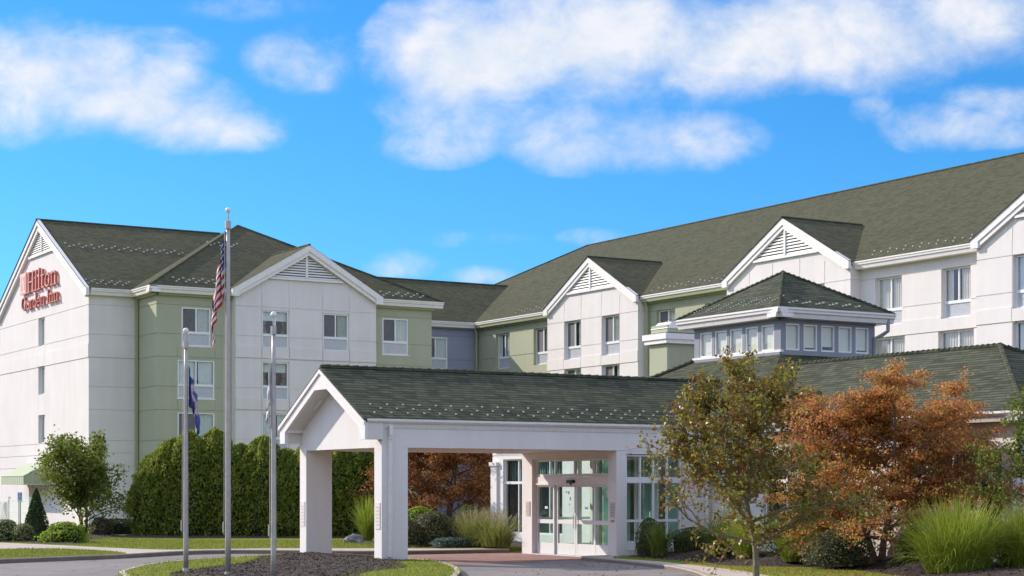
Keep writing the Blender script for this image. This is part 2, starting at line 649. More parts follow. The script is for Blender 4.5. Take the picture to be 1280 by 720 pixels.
def rake(mb, axis, const, uc, hw, zE, zA, wide, d0, d1, mi=0, foot=True):
    """two sloping boards along a gable: outer edge from the eaves (zE) to the apex (zA), 'wide' tall"""
    P = frame_of(axis, const)
    for s in (-1, 1):
        p = [(uc + s * hw, zE), (uc, zA), (uc, zA - wide), (uc + s * hw, zE - wide)]
        pts = [P(u, d0, z) for u, z in p]
        a, b = P(0, d0, 0), P(0, d1, 0)
        mb.extrude(pts, (b[0] - a[0], b[1] - a[1], 0), mi)
        if foot:                                            # level return at the foot of the board
            q = [(uc + s * (hw + .012), zE - .004), (uc + s * (hw - 0.42), zE - .004), (uc + s * (hw - 0.42), zE - wide - 0.06), (uc + s * (hw + .012), zE - wide - 0.06)]
            pts = [P(u, d0 - 0.006, z) for u, z in q]
            mb.extrude(pts, (b[0] - a[0], b[1] - a[1], 0), mi)


def gable_vent(parent, axis, const, uc, zb, hw, zt, pitch_n=10):
    """triangular louvre: dark back, frame, slats, middle post"""
    P = frame_of(axis, const)
    mb = MB()
    mb.poly([P(uc - hw, -0.012, zb), P(uc + hw, -0.012, zb), P(uc, -0.012, zt)])
    v = mb.build('gable_vent', LOUVB, parent)
    mb = MB()
    n = pitch_n
    H = zt - zb
    for k in range(n):
        z0 = zb + H * k / n
        h = H / n * 0.62
        w0 = hw * (1 - (z0 - zb) / H)
        w1 = hw * (1 - (z0 + h - zb) / H)
        mb.poly([P(uc - w0, -0.09, z0), P(uc + w0, -0.09, z0), P(uc + w1, -0.03, z0 + h), P(uc - w1, -0.03, z0 + h)])
        mb.poly([P(uc - w0, -0.09, z0), P(uc + w0, -0.09, z0), P(uc + w0, -0.02, z0 - 0.012), P(uc - w0, -0.02, z0 - 0.012)])
    a, b = P(uc - 0.07, -0.12, zb), P(uc + 0.07, -0.02, zt - 0.08)
    mb.box(a[0], b[0], a[1], b[1], zb, zt - 0.08)
    a, b = P(uc - hw - 0.1, -0.13, zb - 0.14), P(uc + hw + 0.1, -0.01, zb - 0.02)
    mb.box(a[0], b[0], a[1], b[1], zb - 0.14, zb - 0.02)
    mb.build('slats', LOUV, v)
    return v


def gutter(name, parent, mat, runs, zt=13.2, h=0.2, w=0.16, under=0.16, umat=None):
    """runs: ((x0,y0),(x1,y1),(nx,ny)) outer lip line and outward normal; a K-profile gutter with a frieze board below"""
    out = None
    for (p, q, n) in runs:
        mb = MB()
        nx, ny = n
        prof = [(0.0, zt), (0.0, zt - 0.06), (-0.035, zt - 0.10), (-0.045, zt - h + 0.03), (-0.09, zt - h), (-w - 0.25, zt - h), (-w - 0.25, zt - 0.03), (-0.03, zt - 0.012)]
        pts = [(p[0] + nx * a, p[1] + ny * a, z) for a, z in prof]
        mb.extrude(pts, (q[0] - p[0], q[1] - p[1], 0))
        o = mb.build(name, mat, parent)
        if under:
            mb = MB()
            prof = [(-0.10, zt - h), (-0.14, zt - h - under), (-0.6, zt - h - under), (-0.6, zt - h)]
            pts = [(p[0] + nx * a, p[1] + ny * a, z - 0.002) for a, z in prof]
            mb.extrude(pts, (q[0] - p[0], q[1] - p[1], 0))
            mb.build('frieze_board', umat or mat, o)
        out = o
    return out


# ------------------------------------------------------------------ windows (local: x along the wall, +y into it, z up)
GLASS = glass('window_glass', (0.86, 0.90, 0.90))
GLASSD = glass('door_glass', (0.88, 0.97, 0.94), 0.06)
_wcache = {}


def wavy(mb, x0, x1, y, z0, z1, amp, period, rng):
    n = max(6, int((x1 - x0) / period * 6))
    ph = rng.random() * 6
    pts = []
    for k in range(n + 1):
        x = x0 + (x1 - x0) * k / n
        pts.append((x, y + amp * math.sin(2 * math.pi * x / period + ph + 0.6 * math.sin(x * 5))))
    for k in range(n):
        a, b = pts[k], pts[k + 1]
        mb.poly([(a[0], a[1], z0), (b[0], b[1], z0), (b[0], b[1], z1), (a[0], a[1], z1)])


_wn = [0]


def window_meshes(w, h, kind, vent):
    _wn[0] += 1
    var = (_wn[0] * 7 % 5)
    key = (round(w, 2), round(h, 2), kind, vent, var)
    if key in _wcache:
        return _wcache[key]
    rng = random.Random(str(key))
    hw = w / 2
    zb = 0.80 if vent else 0.0
    res = []

    def mesh(mb, name, mat):
        o = mb.build(name, mat)
        res.append((name, o.data))
        bpy.data.objects.remove(o)
    f = MB()
    t = 0.085
    f.box(-hw, -hw + t, 0.0, 0.10, 0, h)
    f.box(hw - t, hw, 0.0, 0.10, 0, h)
    f.box(-hw + t, hw - t, 0.0, 0.10, h - t, h)
    f.box(-hw + t, hw - t, 0.0, 0.10, 0, 0.06)
    if vent:
        f.box(-hw + t, hw - t, -0.012, 0.10, 0.66, zb)
    f.box(-0.04, 0.04, 0.004, 0.09, max(zb, 0.06), h - t)
    mesh(f, 'window', FRAME)
    p = MB()
    p.poly([(-hw + t, 0.06, zb), (hw - t, 0.06, zb), (hw - t, 0.06, h - t), (-hw + t, 0.06, h - t)])
    mesh(p, 'pane', GLASS)
    if vent:
        g = MB()
        g.box(-hw + t, hw - t, 0.045, 0.09, 0.06, 0.66)
        for k in range(14):
            z = 0.09 + k * 0.04
            g.box(-hw + t + 0.04, hw - t - 0.04, 0.03, 0.05, z, z + 0.018)
        mesh(g, 'vent_panel', VENTP)
    s = MB()
    s.box(-hw - 0.05, hw + 0.05, -0.05, 0.06, -0.05, 0.0)
    mesh(s, 'sill', FRAME)
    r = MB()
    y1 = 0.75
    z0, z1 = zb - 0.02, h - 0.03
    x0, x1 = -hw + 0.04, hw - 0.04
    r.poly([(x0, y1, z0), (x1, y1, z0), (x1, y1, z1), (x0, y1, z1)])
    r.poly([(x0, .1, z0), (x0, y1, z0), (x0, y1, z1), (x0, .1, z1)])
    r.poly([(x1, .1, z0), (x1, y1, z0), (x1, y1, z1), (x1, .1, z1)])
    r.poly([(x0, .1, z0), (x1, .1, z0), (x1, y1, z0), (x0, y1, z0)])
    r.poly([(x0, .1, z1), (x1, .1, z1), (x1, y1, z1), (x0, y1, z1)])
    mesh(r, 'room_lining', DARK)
    if kind in ('half', 'halfd'):
        sc = MB()
        sc.poly([(-hw + t, 0.035, zb), (-0.04, 0.035, zb), (-0.04, 0.035, h - t), (-hw + t, 0.035, h - t)])
        mesh(sc, 'insect_screen', SCREEN)
        c = MB()
        wavy(c, [0.02, 0.14, 0.30, 0.02, -0.03][var], hw - t + 0.03, 0.11, zb, h - t, 0.03, 0.16, rng)
        mesh(c, 'curtain', CURT if kind == 'half' else CURTW)
    elif kind == 'closed':
        c = MB()
        g_ = [0.0, 0.10, 0.0, 0.26, 0.05][var]
        o_ = [0, .2, 0, -.15, .05][var]
        wavy(c, -hw + t, o_ - g_, 0.10, zb, h - t, 0.02, 0.17, rng)
        wavy(c, o_ + g_, hw - t, 0.115, zb, h - t, 0.02, 0.15, rng)
        mesh(c, 'curtain', CURT2)
    elif kind == 'sheer':
        c = MB()
        wavy(c, -hw + t, [-0.1, -.3, -.02, -.45, -.2][var], 0.13, zb, h - t, 0.03, 0.18, rng)
        wavy(c, 0.15, hw - t, 0.11, zb, h - t, 0.03, 0.12, rng)
        mesh(c, 'curtain', CURTW)
    elif kind == 'tied':
        c = MB()
        for k in range(18):                                  # drapes tied back to both sides, a valance above
            a0 = k / 18
            a1 = (k + 1) / 18
            for s_ in (-1, 1):
                e0 = hw * (0.18 + 0.55 * abs(a0 - 0.35) ** 1.2)
                e1 = hw * (0.18 + 0.55 * abs(a1 - 0.35) ** 1.2)
                za, zc = zb + (h - t - zb) * a0, zb + (h - t - zb) * a1
                c.poly([(s_ * (hw - t), .18, za), (s_ * (hw - t - e0 * 1.3), .20, za), (s_ * (hw - t - e1 * 1.3), .20, zc), (s_ * (hw - t), .18, zc)])
        mesh(c, 'drape', CURTG)
        c = MB()
        wavy(c, -hw + t, hw - t, 0.16, h - t - 0.5, h - t, 0.02, 0.2, rng)
        mesh(c, 'valance', CURTW)
    _wcache[key] = res
    return res


def window(parent, axis, const, uc, z0, w=1.69, h=2.12, kind='half', vent=True, recess=0.12, label=None):
    ms = window_meshes(w, h, kind, vent)
    first = None
    for name, me in ms:
        o = bpy.data.objects.new(name, me)
        COL.objects.link(o)
        if first is None:
            first = o
            if label:
                o['label'] = label
            if axis == 'Y':
                o.location = Vector((uc, const + recess, z0))
            else:
                o.location = Vector((const + recess, uc, z0))
                o.rotation_euler = (0, 0, -math.pi / 2)
            o.parent = parent
            o.matrix_parent_inverse = Matrix.Translation(-parent.location)
        else:
            o.parent = first
    return first


# ------------------------------------------------------------------ the hotel wings
EV = 13.2
FL = 2.88


def grooves(zs, u0, u1, w=0.035, d=0.03):
    return [(u0, u1, z - w / 2, z + w / 2, d) for z in zs]


def build_hotel():
    H = thing('hotel_building', 'long four storey white and sage green hotel with a dark green shingle roof', 'building', (45, 100, 0))
    # --- walls --------------------------------------------------------------------------------------
    gz = [12.32, 10.70, 9.43, 7.82, 6.55, 4.86, 4.18, 3.45]

    def win(u, z):
        return [(u[0], u[1], z[0], z[1], None)]
    # gable end of the left wing
    mb = MB()
    f = grooves([12.32, 10.68, 9.41, 4.86, 4.18, 3.45], 96.7, 115.05)
    f += [(96.7, 115.05, 9.43, 10.19, -0.03)]
    f += [(104.98, 105.0, 3.5, 12.3, 0.03), (106.32, 106.34, 3.5, 12.3, 0.03)]
    for k in range(3):
        f.append((105.0, 106.3, 10.67 - FL * k, 12.33 - FL * k, None))
    f.append((104.9, 108.3, 0.1, 2.45, None))
    relief(mb, 'X', 30.75, 96.7, 115.05, 0, 13.1, f)
    gable_tri(mb, 'X', 30.75, 105.7, 9.0, 13.1, 17.9)
    mb.build('wall', WHITE, H)
    for k in range(3):
        window(H, 'X', 30.75, 105.65, 10.67 - FL * k, 1.3, 1.66, 'sheer', False, 0.16)
    dr = MB()
    dr.box(31.02, 31.1, 104.9, 108.3, 0.1, 2.45)
    dr.box(30.98, 31.03, 106.5, 107.6, 0.12, 2.3)
    d = dr.build('side_door', TRIM, H)
    dr = MB()
    dr.box(30.95, 30.99, 106.6, 106.7, 1.1, 1.2)
    dr.build('handle', METAL, d)
    # short white return, green bay, gabled bay, green bay end
    wA = MB()
    relief(wA, 'Y', 96.7, 30.75, 33.6, 0, 13.1, grooves(gz, 30.75, 33.6) + [(30.75, 33.6, 9.45, 10.15, -0.03)])
    wA.build('wall', WHITE, H)
    wB = MB()
    gg = [12.25, 10.66, 9.40, 7.78, 6.50, 4.84]
    relief(wB, 'X', 33.55, 93.7, 96.7, 0, 13.05, grooves(gg, 93.7, 96.7))
    f = grooves(gg, 33.55, 37.9)
    for k in range(4):
        w = 1.69 if k == 0 else 2.15
        c = 35.83
        f.append((c - w / 2, c + w / 2, 10.03 - FL * k, 12.15 - FL * k, None))
        f += [(c - 1.1, c - 1.08, 9.4 - FL * k, 10.0 - FL * k, 0.03), (c + 1.08, c + 1.1, 9.4 - FL * k, 10.0 - FL * k, 0.03)]
    relief(wB, 'Y', 93.7, 33.55, 37.9, 0, 13.05, f)
    wB.build('wall', GREEN, H)
    wB = MB()
    f = grooves(gg, 46.5, 50.5)
    for k in range(4):
        w = 1.69 if k == 0 else 2.15
        f.append((48.1 - w / 2, 48.1 + w / 2, 10.03 - FL * k, 12.15 - FL * k, None))
    relief(wB, 'Y', 93.7, 46.5, 50.5, 0, 13.05, f)
    wB.poly([(50.5, 93.7, 0), (50.5, 104.1, 0), (50.5, 104.1, 13.05), (50.5, 93.7, 13.05)])
    wB.build('wall', GREEN, H)
    for k in range(4):
        window(H, 'Y', 93.7, 35.83, 10.03 - FL * k, 1.69 if k == 0 else 2.15, 2.12, ['half', 'sheer', 'halfd', 'half'][k], recess=0.03)
        window(H, 'Y', 93.7, 48.1, 10.03 - FL * k, 1.69 if k == 0 else 2.15, 2.12, ['halfd', 'half', 'half', 'half'][k], recess=0.03)
    wC = MB()
    f = grooves([12.32, 10.68, 9.43, 7.80, 6.55, 4.92, 4.0], 37.9, 46.55)
    for k in range(4):
        f.append((37.9, 46.55, 9.45 - FL * k, 10.12 - FL * k, -0.035))
        f += grooves([9.46 - FL * k], 37.9, 46.55)
    for c in (40.28, 44.0):
        for e in (-0.83, 0.83):
            f.append((c + e - 0.018, c + e + 0.018, 0.5, 13.02, 0.03))
        for k in range(4):
            f.append((c - 0.81, c + 0.81, 10.05 - FL * k, 12.17 - FL * k, None))
    relief(wC, 'Y', 93.12, 37.9, 46.55, 0, 13.05, f)
    gable_tri(wC, 'Y', 93.12, 42.22, 4.33, 13.05, 15.4)
    for x in (37.9, 46.55):
        wC.poly([(x, 93.12, 0), (x, 93.75, 0), (x, 93.75, 13.05), (x, 93.12, 13.05)])
    for c in (40.28, 44.0):                                  # the wall joints run on up into the gable
        for e in (-0.83, 0.83):
            u = c + e
            zt = min(15.75 - abs(u - 42.22) * 0.545 - 0.55, 13.9)
            wC.box(u - 0.015, u + 0.015, 93.105, 93.13, 13.05, zt, 1)
    wC.build('wall', [WHITE, SOFFIT], H)
    kinds = [['tied', 'half'], ['tied', 'half'], ['sheer', 'half'], ['half', 'half']]
    for k in range(4):
        for i, c in enumerate((40.28, 44.0)):
            window(H, 'Y', 93.12, c, 10.05 - FL * k, 1.62, 2.12, kinds[k][i], recess=0.05)
    gable_vent(H, 'Y', 93.12, 42.15, 14.05, 2.15, 15.36, 9)
    # slate blue link
    wD = MB()
    f = grooves([12.30, 10.72, 9.42, 7.84], 50.5, 59.6)
    for k in range(4):
        f.append((55.5, 57.3, 10.05 - FL * k, 12.2 - FL * k, None))
    relief(wD, 'Y', 104.1, 50.5, 59.6, 0, 13.05, f)
    wD.build('wall', BLUE, H)
    for k in range(4):
        window(H, 'Y', 104.1, 56.4, 10.05 - FL * k, 1.8, 2.14, 'halfd', recess=0.03)
    # right wing: long wall in green and white with three gabled bays
    gr = [12.32, 10.78, 9.45, 7.85]

    def stretch(u0, u1, mat, cs, wid, kinds, ledge):
        mb = MB()
        f = grooves(gr, u0, u1)
        if ledge:
            for k in range(3):
                f.append((u0, u1, 9.47 - FL * k, 10.12 - FL * k, -0.03))
        for c in cs:
            for k in range(4):
                w = wid if (k == 0 or not ledge) else 2.25
                f.append((c - w / 2, c + w / 2, 10.02 - FL * k, 12.34 - FL * k, None))
        relief(mb, 'X', 59.6, u0, u1, 0, 13.05, f)
        mb.build('wall', mat, H)
        for j, c in enumerate(cs):
            for k in range(4):
                w = wid if (k == 0 or not ledge) else 2.25
                window(H, 'X', 59.6, c, 10.03 - FL * k, w - 0.01, 2.305, kinds[(j + k) % len(kinds)], recess=0.19)
    stretch(94.2, 104.1, GREEN, (100.85, 96.1), 1.8, ['sheer', 'half'], False)
    stretch(76.2, 84.6, GREEN, (82.75, 78.2), 1.8, ['half'], False)
    stretch(58.1, 66.6, WHITE, (64.6, 60.15), 1.85, ['closed'], True)
    stretch(38.0, 48.5, WHITE, (46.3, 41.8), 1.85, ['closed'], True)

    def bay(yc, cs, kinds):
        y0, y1 = yc - 4.9, yc + 4.85
        mb = MB()
        f = grooves([12.36, 10.75, 9.46, 7.88], y0, y1)
        for k in range(4):
            f.append((y0, y1, 9.48 - FL * k, 10.12 - FL * k, -0.035))
        for c in cs:
            for e in (-0.95, 0.95):
                f.append((c + e - 0.018, c + e + 0.018, 0.5, 13.02, 0.03))
            for k in range(4):
                f.append((c - 0.92, c + 0.92, 10.03 - FL * k, 12.36 - FL * k, None))
        relief(mb, 'X', 58.95, y0, y1, 0, 13.05, f)
        gable_tri(mb, 'X', 58.95, yc, 4.87, 13.05, 15.62)
        for y in (y0, y1):
            g = grooves([12.36, 10.75, 9.46], 58.95, 59.62)
            relief(mb, 'Y', y, 58.95, 59.62, 0, 13.05, g)
        for c in cs:
            for e in (-0.95, 0.95):
                u = c + e
                zt = min(15.6 - abs(u - yc) * 0.545 - 0.5, 13.95)
                mb.box(58.935, 58.96, u - 0.015, u + 0.015, 13.05, zt, 1)
        mb.build('wall', [WHITE, SOFFIT], H)
        for j, c in enumerate(cs):
            for k in range(4):
                window(H, 'X', 58.95, c, 10.04 - FL * k, 1.83, 2.315, kinds, recess=0.19)
        gable_vent(H, 'X', 58.95, yc - 0.05, 14.08, 2.45, 15.5, 9)
        rk = MB()
        rake(rk, 'X', 58.75, yc, 5.0, 13.28, 15.96, 0.34, -0.02, 0.16)
        rake(rk, 'X', 58.75, yc, 4.75, 13.07, 15.62, 0.22, 0.03, 0.19, foot=False)
        rk.build('gable_trim', TRIM, H)
        rf = MB()
        for s in (-1, 1):
            rf.poly([(58.68, yc + s * 5.06, 13.24), (59.15, yc + s * 5.06, 13.24), (64.2, yc, 15.99), (58.68, yc, 15.99)])
        rf.build('roof', ROOF, H)
    bay(89.45, (91.45, 87.35), 'half')
    bay(71.45, (73.45, 69.4), 'closed')
    bay(53.35, (55.15, 51.2), 'sheer')
    # far and back walls of both wings
    bk = MB()
    bk.poly([(30.75, 115.05, 0), (59.6, 114.7, 0), (59.6, 114.7, 13.1), (30.75, 115.05, 13.1)])
    bk.poly([(59.6, 114.7, 0), (59.6, 120, 0), (59.6, 120, 13.1), (59.6, 114.7, 13.1)])
    bk.poly([(59.6, 120, 0), (82.8, 120, 0), (82.8, 120, 13.1), (59.6, 120, 13.1)])
    bk.poly([(82.8, 38, 0), (82.8, 120, 0), (82.8, 120, 13.1), (82.8, 38, 13.1)])
    bk.poly([(59.6, 38, 0), (82.8, 38, 0), (82.8, 38, 13.1), (71.1, 38, 19.4), (59.6, 38, 13.1)])
    bk.build('back_wall', WHITE, H)
    # --- roofs --------------------------------------------------------------------------------------
    r = MB()
    zr = 18.1
    # left wing main slopes
    r.poly([(30.42, 96.28, EV), (33.0, 96.35, EV), (42.0, 105.7, zr), (30.42, 105.7, zr)])
    r.poly([(30.42, 105.7, zr), (42.2, 105.7, zr), (50.0, 115.1, EV), (30.42, 115.1, EV)])
    r.poly([(42.2, 105.7, zr), (50.0, 115.1, EV), (50.98, 104.0, EV)])
    # hipped bay
    ap = (41.65, 102.0, 18.13)
    r.poly([(33.0, 93.2, EV), (50.98, 93.2, EV), ap])
    r.poly([(33.0, 93.2, EV), ap, (42.0, 105.7, zr), (33.0, 96.35, EV)])
    r.poly([(50.98, 93.2, EV), (50.98, 104.0, EV), (42.2, 105.7, zr), ap])
    # link roof
    r.poly([(43.0, 103.55, EV), (59.05, 103.55, EV), (65.35, 109.86, 16.58), (43.0, 109.86, 16.58)])
    r.poly([(43.0, 109.86, 16.58), (66.0, 109.86, 16.58), (66, 116.2, EV), (43, 116.2, EV)])
    # right wing
    r.poly([(59.05, 37.6, EV), (71.1, 37.6, 19.7), (71.1, 108.3, 19.7), (59.05, 120.35, EV)])
    r.poly([(83.15, 37.6, EV), (71.1, 37.6, 19.7), (71.1, 108.3, 19.7), (83.15, 120.35, EV)])
    r.poly([(59.05, 120.35, EV), (71.1, 108.3, 19.7), (83.15, 120.35, EV)])
    # gabled bay of the left wing
    for s in (-1, 1):
        r.poly([(42.22 + s * 4.66, 92.77, 13.24), (42.22 + s * 4.66, 93.35, 13.24), (42.22, 98.3, 15.93), (42.22, 92.77, 15.93)])
    R = r.build('roof', ROOF, H)
    # ridge and hip caps
    rc = MB()

    def cap(p, q, w=0.16):
        rc.tube([p, q], [w * 0.42, w * 0.42], 5)
    cap((30.42, 105.7, zr + .02), (42, 105.7, zr + .02))
    cap((33.0, 93.2, EV + .02), ap)
    cap((50.98, 93.2, EV + .02), ap)
    cap((53, 109.86, 16.6), (65.35, 109.86, 16.6))
    cap((71.1, 37.6, 19.72), (71.1, 108.3, 19.72))
    cap((71.1, 108.3, 19.72), (62, 117.4, 14.8))
    for yc in (89.45, 71.45, 53.35):
        cap((58.68, yc, 16.0), (64.1, yc, 16.0))
    cap((42.22, 92.77, 15.95), (42.22, 98.2, 15.95))
    rc.build('ridge_cap', ROOF, R)
    # snow guards: small clear blocks on the slopes
    gm = MB()
    gm.box(-0.05, 0.05, -0.03, 0.03, 0, 0.07)
    gd = gm.build('snow_guard', GUARD)
    gme = gd.data
    bpy.data.objects.remove(gd)
    rng = random.Random(5)

    def guard(x, y, z):
        o = bpy.data.objects.new('snow_guard', gme)
        COL.objects.link(o)
        o.location = (x, y, z)
        o.parent = R
    hts = (0.42, 0.18, 0.30)
    for k in range(16):
        x = 30.7 + k * 0.165 + rng.uniform(-.03, .03)
        dy = hts[k % 3] / 0.525 + .2
        guard(x + (dy - .75) * .34, 96.35 + dy, EV + dy * 0.525)
    for k in range(30):
        x = 31.1 + k * 0.245 + rng.uniform(-.05, .05)
        dy = 5.2 + hts[k % 3] / 0.525
        guard(x + (dy - 5.7) * .34, 96.32 + dy, EV + dy * 0.5245)
    for k in range(20):
        x = 34.6 + k * 0.19 + rng.uniform(-.04, .04)
        dy = hts[k % 3] / 0.56 + .25
        if x < 37.6:
            guard(x + (dy - .75) * .37, 93.2 + dy, EV + dy * 0.56)
    for k in range(26):
        x = 38.6 + k * 0.2 + rng.uniform(-.05, .05)
        if x < 40.6:
            dy = 5.3 + hts[k % 3] / 0.56
            guard(x + (dy - 5.8) * .4, 93.2 + dy, EV + dy * 0.56)
    for k in range(16):
        x = 47.2 + k * 0.2 + rng.uniform(-.03, .03)
        dy = hts[k % 3] / 0.56 + .1
        if dy < (50.98 - x) * .9:
            guard(x + (dy - .6) * .5, 93.2 + dy, EV + dy * 0.56)
    sg = MB()
    for k in range(150):
        y = 99.5 - k * 0.36
        if abs(y - 89.45) < 5.2 or abs(y - 71.45) < 5.2 or y < 46 or abs(y - 53.35) < 5.2:
            continue
        dx = hts[k % 3] * 1.9 + .2
        sg.box(59.05 + dx - .04, 59.05 + dx + .04, y - .04, y + .04, EV + dx * .54, EV + dx * .54 + .05)
    o = sg.build('snow_guard', GUARD, R)
    o['kind'] = 'stuff'
    # --- eaves, trim, downspouts ---------------------------------------------------------------------
    gutter('gutter', H, TRIM, [((30.75, 96.25), (33.2, 96.25), (0, -1)), ((33.0, 96.4), (33.0, 93.16), (-1, 0)), ((32.98, 93.16), (37.7, 93.16), (0, -1)),
                               ((46.8, 93.16), (51.05, 93.16), (0, -1)), ((50.9, 103.5), (59.1, 103.5), (0, -1))], umat=None)
    for a, b in ((103.6, 94.4), (84.5, 76.4)):
        gutter('gutter', H, TRIM, [((59.0, a), (59.0, b), (-1, 0))], umat=GTRIM)
    for a, b in ((66.5, 58.3), (48.4, 37.7)):
        gutter('gutter', H, TRIM, [((59.0, a), (59.0, b), (-1, 0))])
    fr = MB()
    fr.box(33.5, 37.9, 93.5, 93.72, 12.72, 13.0)
    fr.box(33.36, 33.58, 93.5, 96.4, 12.72, 13.0)
    fr.build('frieze', GTRIM, H)
    for bx in ((46.6, 50.6, 93.5, 93.72, 12.72, 13.0), (59.4, 59.62, 94.3, 104.05, 12.75, 13.0), (59.4, 59.62, 76.3, 84.5, 12.75, 13.0)):
        fr = MB()
        fr.box(*bx)
        fr.build('frieze', GTRIM, H)
    fr = MB()
    fr.box(50.5, 59.4, 103.9, 104.12, 12.75, 13.0)
    fr.build('frieze', BLUE, H)
    rk = MB()
    rake(rk, 'X', 30.5, 105.7, 9.42, 13.22, 18.14, 0.36, -0.03, 0.15)
    rake(rk, 'X', 30.5, 105.7, 9.05, 12.98, 17.72, 0.26, 0.04, 0.24, foot=False)
    rk.build('gable_trim', TRIM, H)
    rk = MB()
    rake(rk, 'Y', 92.82, 42.22, 4.62, 13.24, 15.93, 0.36, -0.03, 0.15)
    rake(rk, 'Y', 92.82, 42.22, 4.36, 13.03, 15.58, 0.24, 0.04, 0.28, foot=False)
    rk.build('gable_trim', TRIM, H)
    gable_vent(H, 'X', 30.75, 105.35, 16.15, 2.6, 17.55, 11)
    ds = MB()
    ds.box(33.35, 33.5, 96.5, 96.66, 0.2, 12.9)
    ds.build('downspout', GTRIM, H)
    for (x, y) in ((59.35, 103.85), (59.4, 84.3)):
        ds = MB()
        ds.tube([(x - .25, y - .1, 13.0), (x - .05, y - .05, 12.6), (x, y, 12.3), (x, y, 0.2)], [0.07] * 4, 6)
        ds.build('downspout', GTRIM, H)
    return H


HOTEL = build_hotel()


# ------------------------------------------------------------------ wall sign: stroke-built serif letters
def glyph_strokes():
    G = {}
    S = 0.10
    def ser(x, y, w=.26):
        return [((x - w / 2, y), (x + w / 2, y), 0.06)]
    G['H'] = (0.78, [((.16, 0), (.16, 1), .15), ((.62, 0), (.62, 1), .15), ((.16, .5), (.62, .5), .08)] + ser(.16, .03) + ser(.16, .97) + ser(.62, .03) + ser(.62, .97))
    G['I'] = (0.36, [((.17, 0), (.17, 1), .15)] + ser(.17, .03) + ser(.17, .97))
    G['i'] = (0.34, [((.17, 0), (.17, .66), .14), ((.17, .82), (.17, .98), .16)] + ser(.17, .03) + [((.05, .63), (.17, .63), .06)])
    G['l'] = (0.34, [((.17, 0), (.17, 1.02), .14)] + ser(.17, .03) + [((.05, .98), (.17, .98), .06)])
    G['t'] = (0.42, [((.18, .05), (.18, .92), .14), ((.03, .64), (.36, .64), .07), ((.18, .05), (.36, .05), .09)])
    arc = lambda cx, cy, rx, ry, a0, a1, n, w: [((cx + rx * math.cos(a0 + (a1 - a0) * k / n), cy + ry * math.sin(a0 + (a1 - a0) * k / n)), (cx + rx * math.cos(a0 + (a1 - a0) * (k + 1) / n), cy + ry * math.sin(a0 + (a1 - a0) * (k + 1) / n)), w) for k in range(n)]
    G['o'] = (0.62, arc(.30, .33, .20, .30, 0, 2 * math.pi, 14, .12))
    nb = [((.14, 0), (.14, .66), .13), ((.50, 0), (.50, .5), .13)] + arc(.32, .46, .18, .17, 0, math.pi, 7, .10) + ser(.14, .03) + ser(.50, .03) + [((.03, .63), (.14, .63), .06)]
    G['n'] = (0.68, nb)
    G['r'] = (0.46, [((.14, 0), (.14, .66), .13)] + arc(.32, .46, .17, .16, .45 * math.pi, math.pi, 5, .11) + ser(.14, .03))
    G['G'] = (0.82, arc(.40, .5, .30, .46, .22 * math.pi, 1.85 * math.pi, 18, .12) + [((.66, .1), (.66, .46), .12), ((.46, .45), (.76, .45), .06)])
    G['a'] = (0.56, arc(.26, .20, .16, .18, 0, 2 * math.pi, 10, .11) + [((.43, 0), (.43, .48), .13)] + arc(.27, .47, .16, .16, 0, .8 * math.pi, 6, .09))
    G['d'] = (0.64, arc(.28, .32, .19, .29, 0, 2 * math.pi, 12, .11) + [((.48, 0), (.48, 1.02), .13), ((.36, .98), (.48, .98), .06)])
    G['e'] = (0.58, arc(.28, .32, .20, .30, 0, 1.75 * math.pi, 12, .11) + [((.09, .34), (.48, .34), .07)])
    return G


def build_sign():
    S = thing('wall_sign', 'red raised lettering sign on the white gable end of the hotel', 'sign', (30.6, 105.6, 13.0))
    G = glyph_strokes()

    def letter(ch, ustart, z0, size, wscale):
        wd, st = G[ch]
        for (mat, grow, d0, d1) in ((RED, 0.88, 0.05, 0.18), (REDF, 0.55, 0.182, 0.20)):
            mb = MB()
            for (p, q, w) in st:
                a = Vector((p[0] * wscale, p[1] * size))
                b = Vector((q[0] * wscale, q[1] * size))
                w2 = w * size * 0.5 * grow
                t = b - a
                if t.length < 1e-6:
                    continue
                t.normalize()
                n = Vector((-t.y, t.x)) * w2
                n.x *= 1.0
                a2, b2 = a - t * w2 * 0.35, b + t * w2 * 0.35
                pts = [(30.75 - d1, ustart - c.x, z0 + c.y) for c in (a2 + n, a2 - n, b2 - n, b2 + n)]
                mb.extrude(pts, (d1 - d0, 0, 0))
            if grow > .7:
                o = mb.build('letter', mat, S)
            else:
                mb.build('letter_face', mat, o)
        return wd * wscale
    # emblem: a tall pale panel with a red outline and rounded initial
    mb = MB()
    mb.box(30.53, 30.70, 108.15, 109.45, 13.98, 15.25)
    e = mb.build('emblem', REDF, S)
    mb = MB()
    mb.box(30.515, 30.53, 108.22, 109.38, 14.05, 15.18)
    mb.build('emblem_face', PINKF, e)
    mb = MB()
    for (a, b, c, d) in ((109.2, 109.08, 14.2, 15.05), (108.5, 108.38, 14.2, 15.05), (109.08, 108.5, 14.55, 14.66), (108.92, 108.82, 14.2, 14.45), (108.76, 108.66, 14.75, 15.0)):
        mb.box(30.50, 30.515, b, a, c, d)
    mb.build('emblem_mark', REDF, e)
    u = 108.05
    for ch in 'Hilton':
        u -= letter(ch, u, 13.98, 1.22, 1.9)
    u = 109.35
    for ch in 'Garden Inn':
        if ch == ' ':
            u -= 0.35
            continue
        u -= letter(ch, u, 13.0, 0.80, 1.33)


build_sign()


